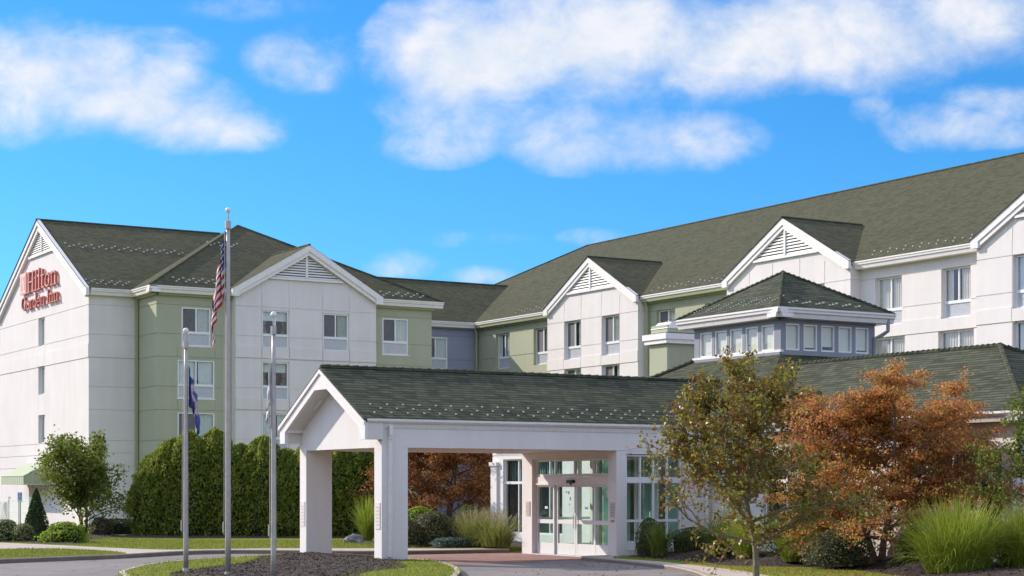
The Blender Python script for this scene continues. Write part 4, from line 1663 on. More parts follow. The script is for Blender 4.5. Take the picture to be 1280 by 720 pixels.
# ------------------------------------------------------------------ awning, fence, sign post, tub, rock
def build_small():
    A = thing('awning', 'sage green striped canvas awning over the side door', 'awning', (30, 106.3, 2.6))
    y0, y1 = 103.95, 108.75
    xo, xw = 29.2, 30.74
    zt, zo, zv = 3.75, 2.95, 2.45
    n = 26
    mb = MB()
    for k in range(n):
        a, b = y0 + (y1 - y0) * k / n, y0 + (y1 - y0) * (k + 1) / n
        mi = k % 2
        mb.poly([(xw, a, zt), (xw, b, zt), (xo, b, zo), (xo, a, zo)], mi)
    mb.poly([(xw, y0, zt), (xo, y0, zo), (xo, y0, zv), (xw, y0, zv)], 0)
    mb.poly([(xw, y1, zt), (xo, y1, zo), (xo, y1, zv), (xw, y1, zv)], 0)
    mb.build('canopy_cloth', [AWN, AWN2], A)
    mb = MB()
    for k in range(n):
        a, b = y0 + (y1 - y0) * k / n, y0 + (y1 - y0) * (k + 1) / n
        mb.poly([(xo - .004, a, zo), (xo - .004, b, zo), (xo - .004, b, zv), (xo - .004, a, zv)], k % 2)
    mb.build('valance', [AWN, AWN2], A)
    mb = MB()
    mb.tube([(xw, y0 - .01, zt), (xo, y0 - .01, zo), (xo, y0 - .01, zv), (xw, y0 - .01, zv)], [.03] * 4, 6)
    mb.tube([(xo, y0, zo), (xo, y1, zo)], [.03] * 2, 6)
    for x in (29.7, 30.2):
        mb.box(x - .012, x + .012, y0 - .02, y0, zv, zt - (zt - zo) * (xw - x) / (xw - xo))
    mb.build('awning_frame', AWN2, A)
    # white PVC fence beside the side door
    Fn = thing('fence', 'white vinyl panel fence with a lattice section at the left end', 'fence', (24, 91, 0))
    # line of the fence runs across the view at about 92 m
    p0, p1 = Vector((26.5, 101.0, 0)), Vector((26.5, 93.2, 0))
    d = (p1 - p0).normalized()
    L = (p1 - p0).length
    nrm = Vector((-d.y, d.x, 0))
    zb, zt_ = .15, 1.65

    def fbox(mb, a, b, z0, z1, t=.03):
        q = [p0 + d * a - nrm * t, p0 + d * b - nrm * t, p0 + d * b + nrm * t, p0 + d * a + nrm * t]
        mb.extrude([(v.x, v.y, z0) for v in q], (0, 0, z1 - z0))
    k = 0
    xs = [0, 1.7, 3.9, 5.8, L]
    for i in range(len(xs) - 1):
        a, b = xs[i] + .07, xs[i + 1] - .07
        mb = MB()
        if i == 1:
            for q in range(14):
                u = a + (b - a) * q / 14
                mb.tube([tuple(p0 + d * u + Vector((0, 0, zb))), tuple(p0 + d * min(b, u + 1.2) + Vector((0, 0, min(zt_, zb + (min(b, u + 1.2) - u) * 1.1))))], [.018, .018], 4)
                mb.tube([tuple(p0 + d * u + Vector((0, 0, zb + .02))), tuple(p0 + d * max(a, u - 1.2) + Vector((0, 0, zb + (u - max(a, u - 1.2)) * 1.1)))], [.018, .018], 4)
            fbox(mb, a, b, zt_ - .08, zt_)
            fbox(mb, a, b, zb, zb + .08)
            mb.build('lattice_panel', PVC, Fn)
        else:
            w = (b - a) / 6
            for q in range(6):
                fbox(mb, a + q * w + .006, a + (q + 1) * w - .006, zb, zt_ - .06, .02)
            fbox(mb, a, b, zt_ - .1, zt_, .03)
            fbox(mb, a, b, .95, 1.03, .03)
            mb.build('fence_panel', PVC, Fn)
    for u in xs:
        mb = MB()
        fbox(mb, u - .065, u + .065, 0, zt_ + .12, .065)
        mb.build('post', PVC, Fn)
    # parking sign
    S = thing('parking_sign', 'small blue and white accessible parking sign on a thin steel post', 'sign', (24.0, 86.0, .1))
    sx, sy = 24.0, 86.0
    mb = MB()
    mb.tube([(sx, sy, .1), (sx, sy, 2.0)], [.03, .03], 6)
    mb.build('post', POST, S)
    mb = MB()
    ux, uy = c_, -s_

    def plate(mb, a, b, z0, z1, off, t=.01):
        q = [(sx + ux * a - s_ * off, sy + uy * a - c_ * off), (sx + ux * b - s_ * off, sy + uy * b - c_ * off)]
        mb.extrude([(q[0][0], q[0][1], z0), (q[1][0], q[1][1], z0), (q[1][0], q[1][1], z1), (q[0][0], q[0][1], z1)], (s_ * t, c_ * t, 0))
    plate(mb, -.11, .11, 1.55, 2.02, .06, .02)
    pl = mb.build('sign_plate', FRAME, S)
    mb = MB()
    plate(mb, -.09, .09, 1.66, 2.0, .066, .004)
    mb.build('blue_panel', SIGNB, pl)
    mb = MB()                                              # wheelchair symbol
    plate(mb, -.03, .01, 1.93, 1.98, .072, .004)
    plate(mb, -.025, .01, 1.80, 1.92, .072, .004)
    plate(mb, -.02, .06, 1.80, 1.83, .072, .004)
    plate(mb, .05, .075, 1.72, 1.81, .072, .004)
    plate(mb, -.07, -.05, 1.70, 1.82, .072, .004)
    plate(mb, -.06, .03, 1.68, 1.70, .072, .004)
    mb.build('symbol', FRAME, pl)
    # planter tub by the entrance pier
    tx, ty, tz = 32.05, 45.55, .1
    T = thing('planter_tub', 'dark round wooden planter tub beside the white entrance pier', 'planter', (tx, ty, tz))
    mb = MB()
    n = 18
    for k in range(n):
        a0, a1 = 2 * math.pi * k / n, 2 * math.pi * (k + .94) / n
        pts = []
        for (r, z) in ((.25, 0), (.31, .42)):
            pts.append(((r * math.cos(a0), r * math.sin(a0), z), (r * math.cos(a1), r * math.sin(a1), z)))
        (p, q), (r_, s2) = pts
        mb.poly([(tx + v[0], ty + v[1], tz + v[2]) for v in (p, q, s2, r_)])
    mb.tube([(tx, ty, tz), (tx, ty, tz + .38)], [.24, .29], 18)
    mb.build('tub', POT, T)
    mb = MB()
    for z, r in ((.10, .275), (.32, .305)):
        mb.tube([(tx, ty, tz + z), (tx, ty, tz + z + .03)], [r, r], 18)
    mb.build('hoop', BLACK, T)
    # boulder
    rng = random.Random(2)
    mb = MB()
    mb.sphere((0, 0, 0), 1.0, nu=22, nv=14)
    from mathutils import noise as mn
    vv = []
    for v in mb.v:
        p = Vector(v)
        k = 1 + .28 * mn.noise(p * 1.4) + .12 * mn.noise(p * 4)
        vv.append((29.75 + p.x * .42 * k, 61.3 + p.y * .3 * k, .2 + p.z * .27 * k))
    mb.v = vv
    o = mb.build('boulder', ROCKM)
    tag(o, 'grey mottled boulder on the lawn in front of the hedge', 'rock')


build_small()


# ------------------------------------------------------------------ ground
def asphalt_mat():
    m, nt, b = new_mat('worn_asphalt')
    n1 = tex_noise(nt, .22, 6, .65)
    n2 = tex_noise(nt, 40, 3, .7)
    n3 = tex_noise(nt, 1.1, 5, .6, sc3=(.5, 2.2, 1))
    c = ramp(nt, n1, [(.3, (.175, .148, .138)), (.7, (.245, .208, .196))])
    c = mixcol(nt, 1.0, c, ramp(nt, n2, [(.25, (.62,) * 3), (.75, (1.3,) * 3)]), 'MULTIPLY')
    c = mixcol(nt, 1.0, c, ramp(nt, n3, [(.3, (.86,) * 3), (.6, (1.04,) * 3)]), 'MULTIPLY')
    n4 = tex_noise(nt, .35, 7, .75)
    c = mixcol(nt, 1.0, c, ramp(nt, n4, [(.28, (.55,) * 3), (.40, (1,) * 3)]), 'MULTIPLY')       # oil and tyre stains
    vo = nt.nodes.new('ShaderNodeTexVoronoi')
    vo.feature = 'DISTANCE_TO_EDGE'
    vo.inputs['Scale'].default_value = .28
    g_ = nt.nodes.new('ShaderNodeNewGeometry')
    vm = nt.nodes.new('ShaderNodeVectorMath')
    vm.operation = 'MULTIPLY_ADD'
    cn = nt.nodes.new('ShaderNodeTexNoise')
    cn.inputs['Scale'].default_value = .9
    nt.links.new(g_.outputs['Position'], cn.inputs['Vector'])
    nt.links.new(cn.outputs['Color'], vm.inputs[0])
    vm.inputs[1].default_value = (1.6, 1.6, 0)
    nt.links.new(g_.outputs['Position'], vm.inputs[2])
    nt.links.new(vm.outputs[0], vo.inputs['Vector'])
    c = mixcol(nt, 1.0, c, ramp(nt, vo.outputs['Distance'], [(.0, (.42,) * 3), (.012, (1,) * 3)]), 'MULTIPLY')
    nt.links.new(c, b.inputs['Base Color'])
    b.inputs['Roughness'].default_value = .85
    bump(nt, b, n2, .01, .6)
    return m


def paver_mat():
    m, nt, b = new_mat('red_brick_pavers')
    g = nt.nodes.new('ShaderNodeNewGeometry')
    mp = nt.nodes.new('ShaderNodeMapping')
    mp.inputs['Rotation'].default_value = (0, 0, math.radians(45))
    nt.links.new(g.outputs['Position'], mp.inputs[0])
    br = nt.nodes.new('ShaderNodeTexBrick')
    br.inputs['Scale'].default_value = 1
    br.inputs['Brick Width'].default_value = .24
    br.inputs['Row Height'].default_value = .12
    br.inputs['Mortar Size'].default_value = .008
    br.inputs['Color1'].default_value = (.29, .135, .105, 1)
    br.inputs['Color2'].default_value = (.37, .205, .165, 1)
    br.inputs['Mortar'].default_value = (.22, .18, .16, 1)
    nt.links.new(mp.outputs[0], br.inputs['Vector'])
    n = tex_noise(nt, .8, 5, .65)
    c = mixcol(nt, 1.0, br.outputs['Color'], ramp(nt, n, [(.3, (.8,) * 3), (.7, (1.12,) * 3)]), 'MULTIPLY')
    nt.links.new(c, b.inputs['Base Color'])
    b.inputs['Roughness'].default_value = .9
    bump(nt, b, br.outputs['Fac'], -.006)
    return m


def soil_mat(name, a, bcol, c_):
    m, nt, b = new_mat(name)
    n1 = tex_noise(nt, 1.1, 5, .65)
    n2 = tex_noise(nt, 26, 5, .75)
    c = ramp(nt, n2, [(.3, a), (.55, bcol), (.78, c_)])
    c = mixcol(nt, 1.0, c, ramp(nt, n1, [(.3, (.75,) * 3), (.7, (1.15,) * 3)]), 'MULTIPLY')
    nt.links.new(c, b.inputs['Base Color'])
    b.inputs['Roughness'].default_value = .95
    bump(nt, b, n2, .05, 1.0)
    return m


def turf_mat():
    m, nt, b = new_mat('mown_turf')
    n1 = tex_noise(nt, .55, 5, .6)
    n2 = tex_noise(nt, 30, 4, .7)
    c = ramp(nt, n1, [(.3, (.17, .20, .026)), (.55, (.22, .245, .033)), (.75, (.28, .255, .055))])
    c = mixcol(nt, 1.0, c, ramp(nt, n2, [(.3, (.6,) * 3), (.7, (1.25,) * 3)]), 'MULTIPLY')
    nt.links.new(c, b.inputs['Base Color'])
    b.inputs['Roughness'].default_value = .95
    b.inputs['Specular IOR Level'].default_value = .1
    bump(nt, b, n2, .04, 1.0)
    return m


ASPH = asphalt_mat()
PAVE = paver_mat()
MULCH = soil_mat('bark_mulch', (.024, .015, .011), (.055, .036, .028), (.125, .087, .067))
TURF = turf_mat()
KERB = plain('kerb_concrete', (.34, .275, .225), .9, var=.3, scale=2.5)
CHIPS = leafmat('mulch_chips', [(0, (.035, .022, .016)), (.5, (.085, .055, .041)), (1, (.20, .145, .11))], 0.0, .9)
BLADE = leafmat('grass_blades', [(0, (.13, .17, .02)), (.5, (.21, .245, .03)), (1, (.32, .295, .062))], .4, .6)
EARTH = soil_mat('field_ground', (.13, .12, .09), (.17, .155, .115), (.2, .18, .13))


def sheet(name, poly, z, mat, depth=0.0):
    mb = MB()
    if depth:
        mb.extrude([(x, y, z - depth) for x, y in poly], (0, 0, depth))
    else:
        mb.poly([(x, y, z) for x, y in poly])
    o = mb.build(name, mat)
    # make sure the top faces up
    me = o.data
    import bmesh
    bm = bmesh.new()
    bm.from_mesh(me)
    bmesh.ops.recalc_face_normals(bm, faces=bm.faces)
    bm.to_mesh(me)
    bm.free()
    return struct(o)


def kerb(name, line, w, z0, z1, mat, side=1):
    mb = MB()
    n = len(line)
    inner = []
    for i, p in enumerate(line):
        a = Vector(line[max(i - 1, 0)])
        b = Vector(line[min(i + 1, n - 1)])
        t = (b - a).normalized()
        q = Vector(p) + Vector((-t.y, t.x)) * w * side
        inner.append((q.x, q.y))
    for i in range(n - 1):
        a, b, c, d = line[i], line[i + 1], inner[i + 1], inner[i]
        ch = .03
        a2 = (a[0] + (d[0] - a[0]) * .2, a[1] + (d[1] - a[1]) * .2)
        b2 = (b[0] + (c[0] - b[0]) * .2, b[1] + (c[1] - b[1]) * .2)
        mb.poly([(a[0], a[1], z0), (b[0], b[1], z0), (b[0], b[1], z1 - ch), (a[0], a[1], z1 - ch)])
        mb.poly([(a[0], a[1], z1 - ch), (b[0], b[1], z1 - ch), (b2[0], b2[1], z1), (a2[0], a2[1], z1)])
        mb.poly([(a2[0], a2[1], z1), (b2[0], b2[1], z1), (c[0], c[1], z1), (d[0], d[1], z1)])
        mb.poly([(d[0], d[1], z1), (c[0], c[1], z1), (c[0], c[1], z0), (d[0], d[1], z0)])
    o = mb.build(name, mat)
    return struct(o)


def spline(pts, k=5, closed=False):
    out = []
    n = len(pts)
    rngi = range(n if closed else n - 1)
    for i in rngi:
        if closed:
            p = [Vector(pts[(i + j) % n]) for j in (-1, 0, 1, 2)]
        else:
            p = [Vector(pts[min(max(i + j, 0), n - 1)]) for j in (-1, 0, 1, 2)]
        for q in range(k):
            t = q / k
            v = .5 * ((2 * p[1]) + (-p[0] + p[2]) * t + (2 * p[0] - 5 * p[1] + 4 * p[2] - p[3]) * t * t + (-p[0] + 3 * p[1] - 3 * p[2] + p[3]) * t ** 3)
            out.append((v.x, v.y))
    if not closed:
        out.append(tuple(pts[-1]))
    return out


FAR = spline([(-8, 33), (4, 44.6), (10.5, 50.0), (13.1, 51.9), (14.4, 52.7), (16.3, 53.5), (18.6, 54.6), (21.0, 56.3), (22.7, 56.6), (24.0, 55.7), (25.2, 54.3), (26.6, 53.1), (28.2, 52.7), (30.0, 52.6), (31.3, 52.5)], 4)
PATHU = spline([(11.0, 62.0), (15.0, 66.5), (17.6, 69.6), (18.5, 68.9), (18.9, 67.1), (19.5, 64.5), (20.2, 60.6), (20.9, 58.3), (22.2, 57.7), (24.2, 57.6), (26.2, 56.6), (28.4, 55.2), (29.8, 54.2), (31.3, 53.6)], 4)
RK = spline([(31.31, 46.6), (30.4, 46.45), (29.95, 45.9), (29.7, 44.5), (29.3, 42.4), (28.6, 39.8), (27.5, 37.2), (26.1, 34.7), (24.1, 31.4), (20.5, 26.5), (15, 20), (8, 13)], 4)
RW = spline([(31.31, 45.6), (30.4, 44.9), (30.05, 44.0), (29.9, 41.9), (29.5, 40.2), (28.7, 37.4), (27.8, 35.0), (26.5, 32.3), (24.6, 29.4), (21.6, 25.3), (16, 18.6), (9, 11.6)], 4)
ISL = spline([(14.3, 42.6), (15.2, 44.7), (16.7, 47.3), (18.6, 49.5), (20.7, 50.9), (22.6, 52.2), (24.1, 52.2), (24.75, 50.4), (24.75, 47.2), (24.5, 45.0), (23.7, 42.8), (22.7, 40.6), (21.5, 38.4), (19.2, 34.9), (16.7, 32.4), (14.2, 33.4), (13.3, 37.7)], 4, True)


def build_ground():
    sheet('ground', [(-900, -200), (1500, -200), (1500, 1500), (-900, 1500)], -.03, EARTH)
    sheet('road', [(-60, -30), (40, -30), (40, 62), (-60, 62)], 0.0, ASPH)
    sheet('brick_paving', [(24.6, 52.6), (24.75, 46.6), (25.3, 45.3), (26.2, 45.0), (27.2, 45.4), (28.9, 46.2), (30.0, 46.5), (31.45, 46.55), (31.45, 52.6)], .006, PAVE)
    # far pavement (concrete walk with its kerb)
    sheet('pavement', FAR + list(reversed(PATHU)), .130, CONC, .16)
    kerb('kerb', FAR, .17, 0, .138, KERB, 1)
    lawn = PATHU + [(34.95, 53.6), (34.95, 60), (60, 62), (60, 100), (-10, 100), (-10, 80), (6, 70)]
    sheet('lawn', lawn, .142, TURF, .17)
    strip = spline([(6.0, 46.8), (10.3, 50.25), (13.0, 52.25), (14.3, 52.98), (16.2, 53.8), (17.6, 54.4), (18.75, 55.2), (18.9, 56.6), (18.7, 58.6), (18.2, 60.2), (17.2, 61.0), (16.1, 60.6), (14.6, 60.8), (12.0, 57.5)], 4, True)
    sheet('lawn', strip, .146, TURF, .1)
    # right-hand walk, kerb, lawn verge and planting bed
    sheet('pavement', RK + list(reversed(RW)), .105, CONC, .13)
    kerb('kerb', RK, .16, 0, .112, KERB, 1)
    verge = RW[:] + [(30, 5), (34.95, 20), (34.95, 46.0)]
    sheet('lawn', verge, .122, TURF, .13)
    # island
    sheet('island', ISL, .12, TURF, .15)
    kerb('kerb', ISL + ISL[:1], .16, 0, .130, CONC, -1)


build_ground()


def build_unseen_hills():
    """unseen wooded ring behind the viewer, added to darken reflections and the low sky"""
    from mathutils import noise as mn
    mb = MB()
    n = 160
    rows = []
    for k in range(n + 1):
        a = math.radians(86 + 306 * k / n)
        row = []
        for (r, h) in ((150, -.2), (158, .55), (166, .9), (180, 1.0), (230, 1.05)):
            hh = h * (20 + 6 * mn.noise(Vector((a * 6, 1.3, r * .02))) + 3.5 * mn.noise(Vector((a * 30, r * .1, 0))))
            rr = r + 5 * mn.noise(Vector((a * 22, r * .2, 4)))
            row.append((30 + rr * math.cos(a), 45 + rr * math.sin(a), hh))
        rows.append(row)
    for k in range(n):
        for j in range(4):
            mb.poly([rows[k][j], rows[k + 1][j], rows[k + 1][j + 1], rows[k][j + 1]])
    struct(mb.build('unseen_hills', soil_mat('unseen_woods', (.03, .05, .015), (.06, .085, .022), (.10, .12, .04))))


build_unseen_hills()  # added out of view so the window glass reflects something dark
MOUND = spline([(14.6, 39.8), (15.3, 41.7), (16.6, 43.6), (18.4, 45.6), (20.0, 48.0), (21.4, 50.6), (22.8, 51.75), (23.8, 51.7), (24.15, 50.4), (24.15, 47.4), (24.0, 45.9), (23.2, 45.0), (22.6, 43.6), (21.9, 42.0), (21.0, 41.0), (20.0, 40.2), (19.0, 38.9), (18.0, 36.8), (16.6, 35.0), (14.9, 35.4), (14.2, 37.6)], 4, True)


def in_poly(px, py, poly):
    c = np.zeros(len(px), bool)
    x = np.array([p[0] for p in poly])
    y = np.array([p[1] for p in poly])
    j = len(poly) - 1
    for i in range(len(poly)):
        cond = ((y[i] > py) != (y[j] > py)) & (px < (x[j] - x[i]) * (py - y[i]) / (y[j] - y[i] + 1e-12) + x[i])
        c ^= cond
        j = i
    return c


def heap(name, outline, z0, rise, wid, mat, seed=1, step=.3):
    """a low mound: a height field over the outline, rising from its edge"""
    from mathutils import noise as mn
    ox = np.array([q[0] for q in outline])
    oy = np.array([q[1] for q in outline])
    xs = np.arange(ox.min() - step, ox.max() + 2 * step, step)
    ys = np.arange(oy.min() - step, oy.max() + 2 * step, step)
    gx, gy = np.meshgrid(xs, ys, indexing='ij')
    ins = in_poly(gx.ravel(), gy.ravel(), outline).reshape(gx.shape)
    ax, ay = np.roll(ox, -1) - ox, np.roll(oy, -1) - oy
    L2 = ax * ax + ay * ay + 1e-12
    px, py = gx.ravel()[:, None], gy.ravel()[:, None]
    t = np.clip(((px - ox) * ax + (py - oy) * ay) / L2, 0, 1)
    dx, dy = px - (ox + t * ax), py - (oy + t * ay)
    d2 = dx * dx + dy * dy
    k = d2.argmin(1)
    rr = np.arange(len(k))
    dist = np.sqrt(d2[rr, k]).reshape(gx.shape)
    nx = (ox + t * ax)[rr, k].reshape(gx.shape)
    ny = (oy + t * ay)[rr, k].reshape(gx.shape)
    mb = MB()
    idx = {}

    def vid(i, j):
        if (i, j) not in idx:
            x, y = gx[i, j], gy[i, j]
            if not ins[i, j]:
                x, y, q = nx[i, j], ny[i, j], 0.0
            else:
                q = min(1, dist[i, j] / wid)
            q = q * q * (3 - 2 * q)
            idx[i, j] = len(mb.v)
            z = z0 + rise * q + (.06 * mn.noise(Vector((x * .9, y * .9, seed))) + .03 * mn.noise(Vector((x * 3, y * 3, seed)))) * q
            mb.v.append((x, y, z))
        return idx[i, j]
    for i in range(len(xs) - 1):
        for j in range(len(ys) - 1):
            if ins[i, j] or ins[i + 1, j] or ins[i, j + 1] or ins[i + 1, j + 1]:
                mb.f.append((vid(i, j), vid(i + 1, j), vid(i + 1, j + 1), vid(i, j + 1)))
                mb.mi.append(0)
    return mb.build(name, mat, smooth=True)


BED_R = spline([(31.3, 45.35), (30.6, 43.2), (30.5, 41.6), (30.2, 39.9), (29.6, 38.4), (30.2, 37.2), (30.8, 36.4), (30.6, 34.2), (29.4, 31.5), (28.0, 28.5), (27.0, 25.5), (29.0, 23.5), (34.9, 24), (34.9, 35), (34.9, 45.9), (33.0, 45.95)], 4, True)
BED_B = spline([(34.4, 53.7), (32.2, 54.0), (30.9, 54.6), (30.0, 55.9), (29.5, 58.5), (29.3, 60.6), (31.5, 62.6), (34.4, 64.0), (38, 66), (40, 62), (38, 58)], 4, True)
BED_H = spline([(24.6, 73.4), (25.6, 72.3), (27.6, 70.6), (29.8, 69.0), (32.8, 67.8), (36.5, 69.5), (35.5, 73), (31, 76.5), (27, 78)], 4, True)
BED_L = spline([(17.4, 70.6), (18.9, 68.6), (19.6, 65.1), (20.3, 64.9), (21.0, 66.6), (22.3, 69.4), (23.4, 71.6), (26, 77), (25, 84), (22, 82), (18, 76)], 4, True)
h_island = heap('mulch', MOUND, .124, .085, 1.3, MULCH, 1)
tag(h_island, 'dark bark mulch mounded over the planted island', 'mulch', kind='stuff')
o = heap('mulch', BED_R, .126, .22, 2.2, MULCH, 2)
tag(o, 'dark bark mulch under the shrubs along the lobby wall', 'mulch', kind='stuff')
for b, l in ((BED_B, 'bark mulch under the burgundy maple behind the canopy'), (BED_H, 'bark mulch under the tall evergreen hedge'), (BED_L, 'bark mulch in the bed round the small tree by the white gable')):
    o = heap('mulch', b, .146, .05, .6, MULCH, 3)
    tag(o, l, 'mulch', kind='stuff')


# ------------------------------------------------------------------ vegetation
def quads_mesh(name, V, mat, parent=None, n=4):
    """V: (N, n, 3) array of separate faces"""
    N = len(V)
    me = bpy.data.meshes.new(name)
    me.vertices.add(N * n)
    me.vertices.foreach_set('co', V.reshape(-1).astype(np.float32))
    me.loops.add(N * n)
    me.loops.foreach_set('vertex_index', np.arange(N * n, dtype=np.int32))
    me.polygons.add(N)
    me.polygons.foreach_set('loop_start', np.arange(0, N * n, n, dtype=np.int32))
    me.polygons.foreach_set('loop_total', np.full(N, n, dtype=np.int32))
    me.materials.append(mat)
    me.update(calc_edges=True)
    o = bpy.data.objects.new(name, me)
    COL.objects.link(o)
    if parent is not None:
        o.parent = parent
    return o


def strips_mesh(name, S, mat, parent):
    """S: (N, K, 2, 3) ribbons of K cross-sections, each ribbon one connected strip"""
    N, K = S.shape[:2]
    me = bpy.data.meshes.new(name)
    me.vertices.add(N * K * 2)
    me.vertices.foreach_set('co', S.reshape(-1).astype(np.float32))
    base = (np.arange(N) * K * 2)[:, None, None]
    k = (np.arange(K - 1) * 2)[None, :, None]
    q = base + k + np.array([0, 1, 3, 2])[None, None, :]
    nf = N * (K - 1)
    me.loops.add(nf * 4)
    me.loops.foreach_set('vertex_index', q.reshape(-1).astype(np.int32))
    me.polygons.add(nf)
    me.polygons.foreach_set('loop_start', np.arange(0, nf * 4, 4, dtype=np.int32))
    me.polygons.foreach_set('loop_total', np.full(nf, 4, dtype=np.int32))
    me.materials.append(mat)
    me.update(calc_edges=True)
    o = bpy.data.objects.new(name, me)
    COL.objects.link(o)
    o.parent = parent
    return o


def leaves(P, size, rng, up=0.3, aspect=.55, out=None, outw=0.0, spread=.35):
    N = len(P)
    n = rng.normal(size=(N, 3))
    n /= np.linalg.norm(n, axis=1)[:, None]
    n[:, 2] += up
    if out is not None:
        n += out * outw
    n /= np.linalg.norm(n, axis=1)[:, None]
    t = rng.normal(size=(N, 3))
    t -= n * np.sum(t * n, axis=1)[:, None]
    t /= np.linalg.norm(t, axis=1)[:, None]
    b = np.cross(n, t)
    s = size * rng.uniform(1 - spread, 1 + spread, N)[:, None]
    bend = n * s * .12
    V = np.stack([P - t * s * .5 - bend, P + b * s * aspect * .5 + t * s * .05 + bend, P + t * s * .5 - bend, P - b * s * aspect * .5 + t * s * .05 + bend], axis=1)
    return V


def make_tree(name, label, base, W, Ht, seed, leafmat_, bark, cat='tree', stems=1, fork=.28, limbs=11, levels=(5, 5), per=22, size=.06, flat=.0, r0=.07, lift=.5, crown0=.25, group=None, droop=0.0, aspect=.55, wob=.16, leafr=.05, lean=(0, 0), shift=(0, 0)):
    rng = np.random.default_rng(seed)
    T = thing(name, label, cat, base, group)
    segs = []
    tips = []

    def grow(p, d, length, r, n, curve, up):
        pts = [p.copy()]
        d = d / np.linalg.norm(d)
        for k in range(n):
            d = d + rng.normal(size=3) * curve + np.array([0, 0, up])
            d /= np.linalg.norm(d)
            pts.append(pts[-1] + d * length / n)
        pts = np.array(pts)
        segs.append((pts, [r * (1 - .72 * k / n) for k in range(n + 1)]))
        return pts, d
    H = 1.0
    for s in range(stems):
        a = 2 * math.pi * s / stems + rng.uniform(0, .6)
        d = np.array([math.cos(a) * .22, math.sin(a) * .22, 1.0]) if stems > 1 else np.array([lean[0], lean[1], 1.0])
        tr, _ = grow(np.array([0, 0, 0.0]) + (np.array([math.cos(a), math.sin(a), 0]) * .02 if stems > 1 else 0), d, H * (.95 if stems == 1 else .8), r0 / Ht, 9, .05, .03)
        nl = limbs // stems
        for i in range(nl):
            f = crown0 + (1 - crown0) * (i + rng.uniform(.1, .9)) / nl
            k = f * 9
            p = tr[int(k)] + (tr[min(int(k) + 1, 9)] - tr[int(k)]) * (k % 1)
            a2 = i * 2.4 + rng.uniform(-.5, .5) + s * 1.3
            el = lift + (1 - lift) * f * .7
            d2 = np.array([math.cos(a2), math.sin(a2), el])
            L1 = .56 * (1.08 - .62 * f) * rng.uniform(.75, 1.15)
            lb, dl = grow(p, d2, L1, r0 / Ht * .5 * (1.1 - .6 * f), 6, .13, .04 - droop)
            for j in range(levels[0]):
                g = .25 + .75 * (j + rng.uniform(.2, .9)) / levels[0]
                q = lb[min(6, int(g * 6))]
                dd = (lb[-1] - lb[0])
                dd /= np.linalg.norm(dd)
                d3 = dd * .6 + rng.normal(size=3) * .55
                d3[2] = d3[2] * (1 - flat) + .15 * (1 - flat)
                br, _ = grow(q, d3, L1 * .50 * rng.uniform(.7, 1.2), r0 / Ht * .2, 4, .17, .03 * (1 - flat) - droop)
                for m in range(levels[1]):
                    h = .2 + .8 * (m + rng.uniform(.2, .9)) / levels[1]
                    q2 = br[min(4, int(h * 4))]
                    d4 = (br[-1] - br[0]) / (np.linalg.norm(br[-1] - br[0]) + 1e-9) * .5 + rng.normal(size=3) * .7
                    d4[2] = d4[2] * (1 - flat) + .1 * (1 - flat)
                    tw, _ = grow(q2, d4, L1 * .24 * rng.uniform(.6, 1.3), r0 / Ht * .075, 3, .2, -droop)
                    tips.append(tw)
    allp = np.concatenate(tips)
    lo, hi = np.percentile(allp, 1.5, axis=0), np.percentile(allp, 98.5, axis=0)
    cx, cy = (lo[0] + hi[0]) / 2, (lo[1] + hi[1]) / 2
    sx = W / (hi[0] - lo[0])
    sy = W / (hi[1] - lo[1])
    sz = Ht / hi[2]

    def fix(p):
        q = p.copy()
        k = np.clip((q[..., 2] - .18) / .55, 0, 1)
        q[..., 0] = (q[..., 0] - cx * k) * sx + shift[0] * k
        q[..., 1] = (q[..., 1] - cy * k) * sy + shift[1] * k
        q[..., 2] = q[..., 2] * sz
        return q
    mb = MB()
    for pts, rr in segs:
        if len(pts) < 4 or rr[0] * Ht < .004:
            pass
        q = fix(pts)
        mb.tube([tuple(v) for v in q], [max(.004, r * Ht) for r in rr], 6 if rr[0] * Ht > .02 else 3, cap=False)
    mb.build('trunk', bark, T, world=False, smooth=True)
    pts = []
    for tw in tips:
        q = fix(tw)
        m = max(2, int(per * rng.uniform(.5, 1.5)))
        f = rng.uniform(.0, 3, m)
        i = np.minimum(f.astype(int), 2)
        w = (f - i)[:, None]
        pp = q[i] * (1 - w) + q[i + 1] * w + rng.normal(size=(m, 3)) * np.array([leafr, leafr, leafr * (1 - .6 * flat)]) * Ht / 4
        pts.append(pp)
    P = np.concatenate(pts)
    V = leaves(P, size, rng, up=.15 + flat * .35, aspect=aspect)
    quads_mesh('crown', V, leafmat_, T)
    return T


def blob_noise(p, seed, f):
    from mathutils import noise as mn
    return np.array([mn.noise(Vector((float(a[0]) * f + seed, float(a[1]) * f, float(a[2]) * f))) for a in p])


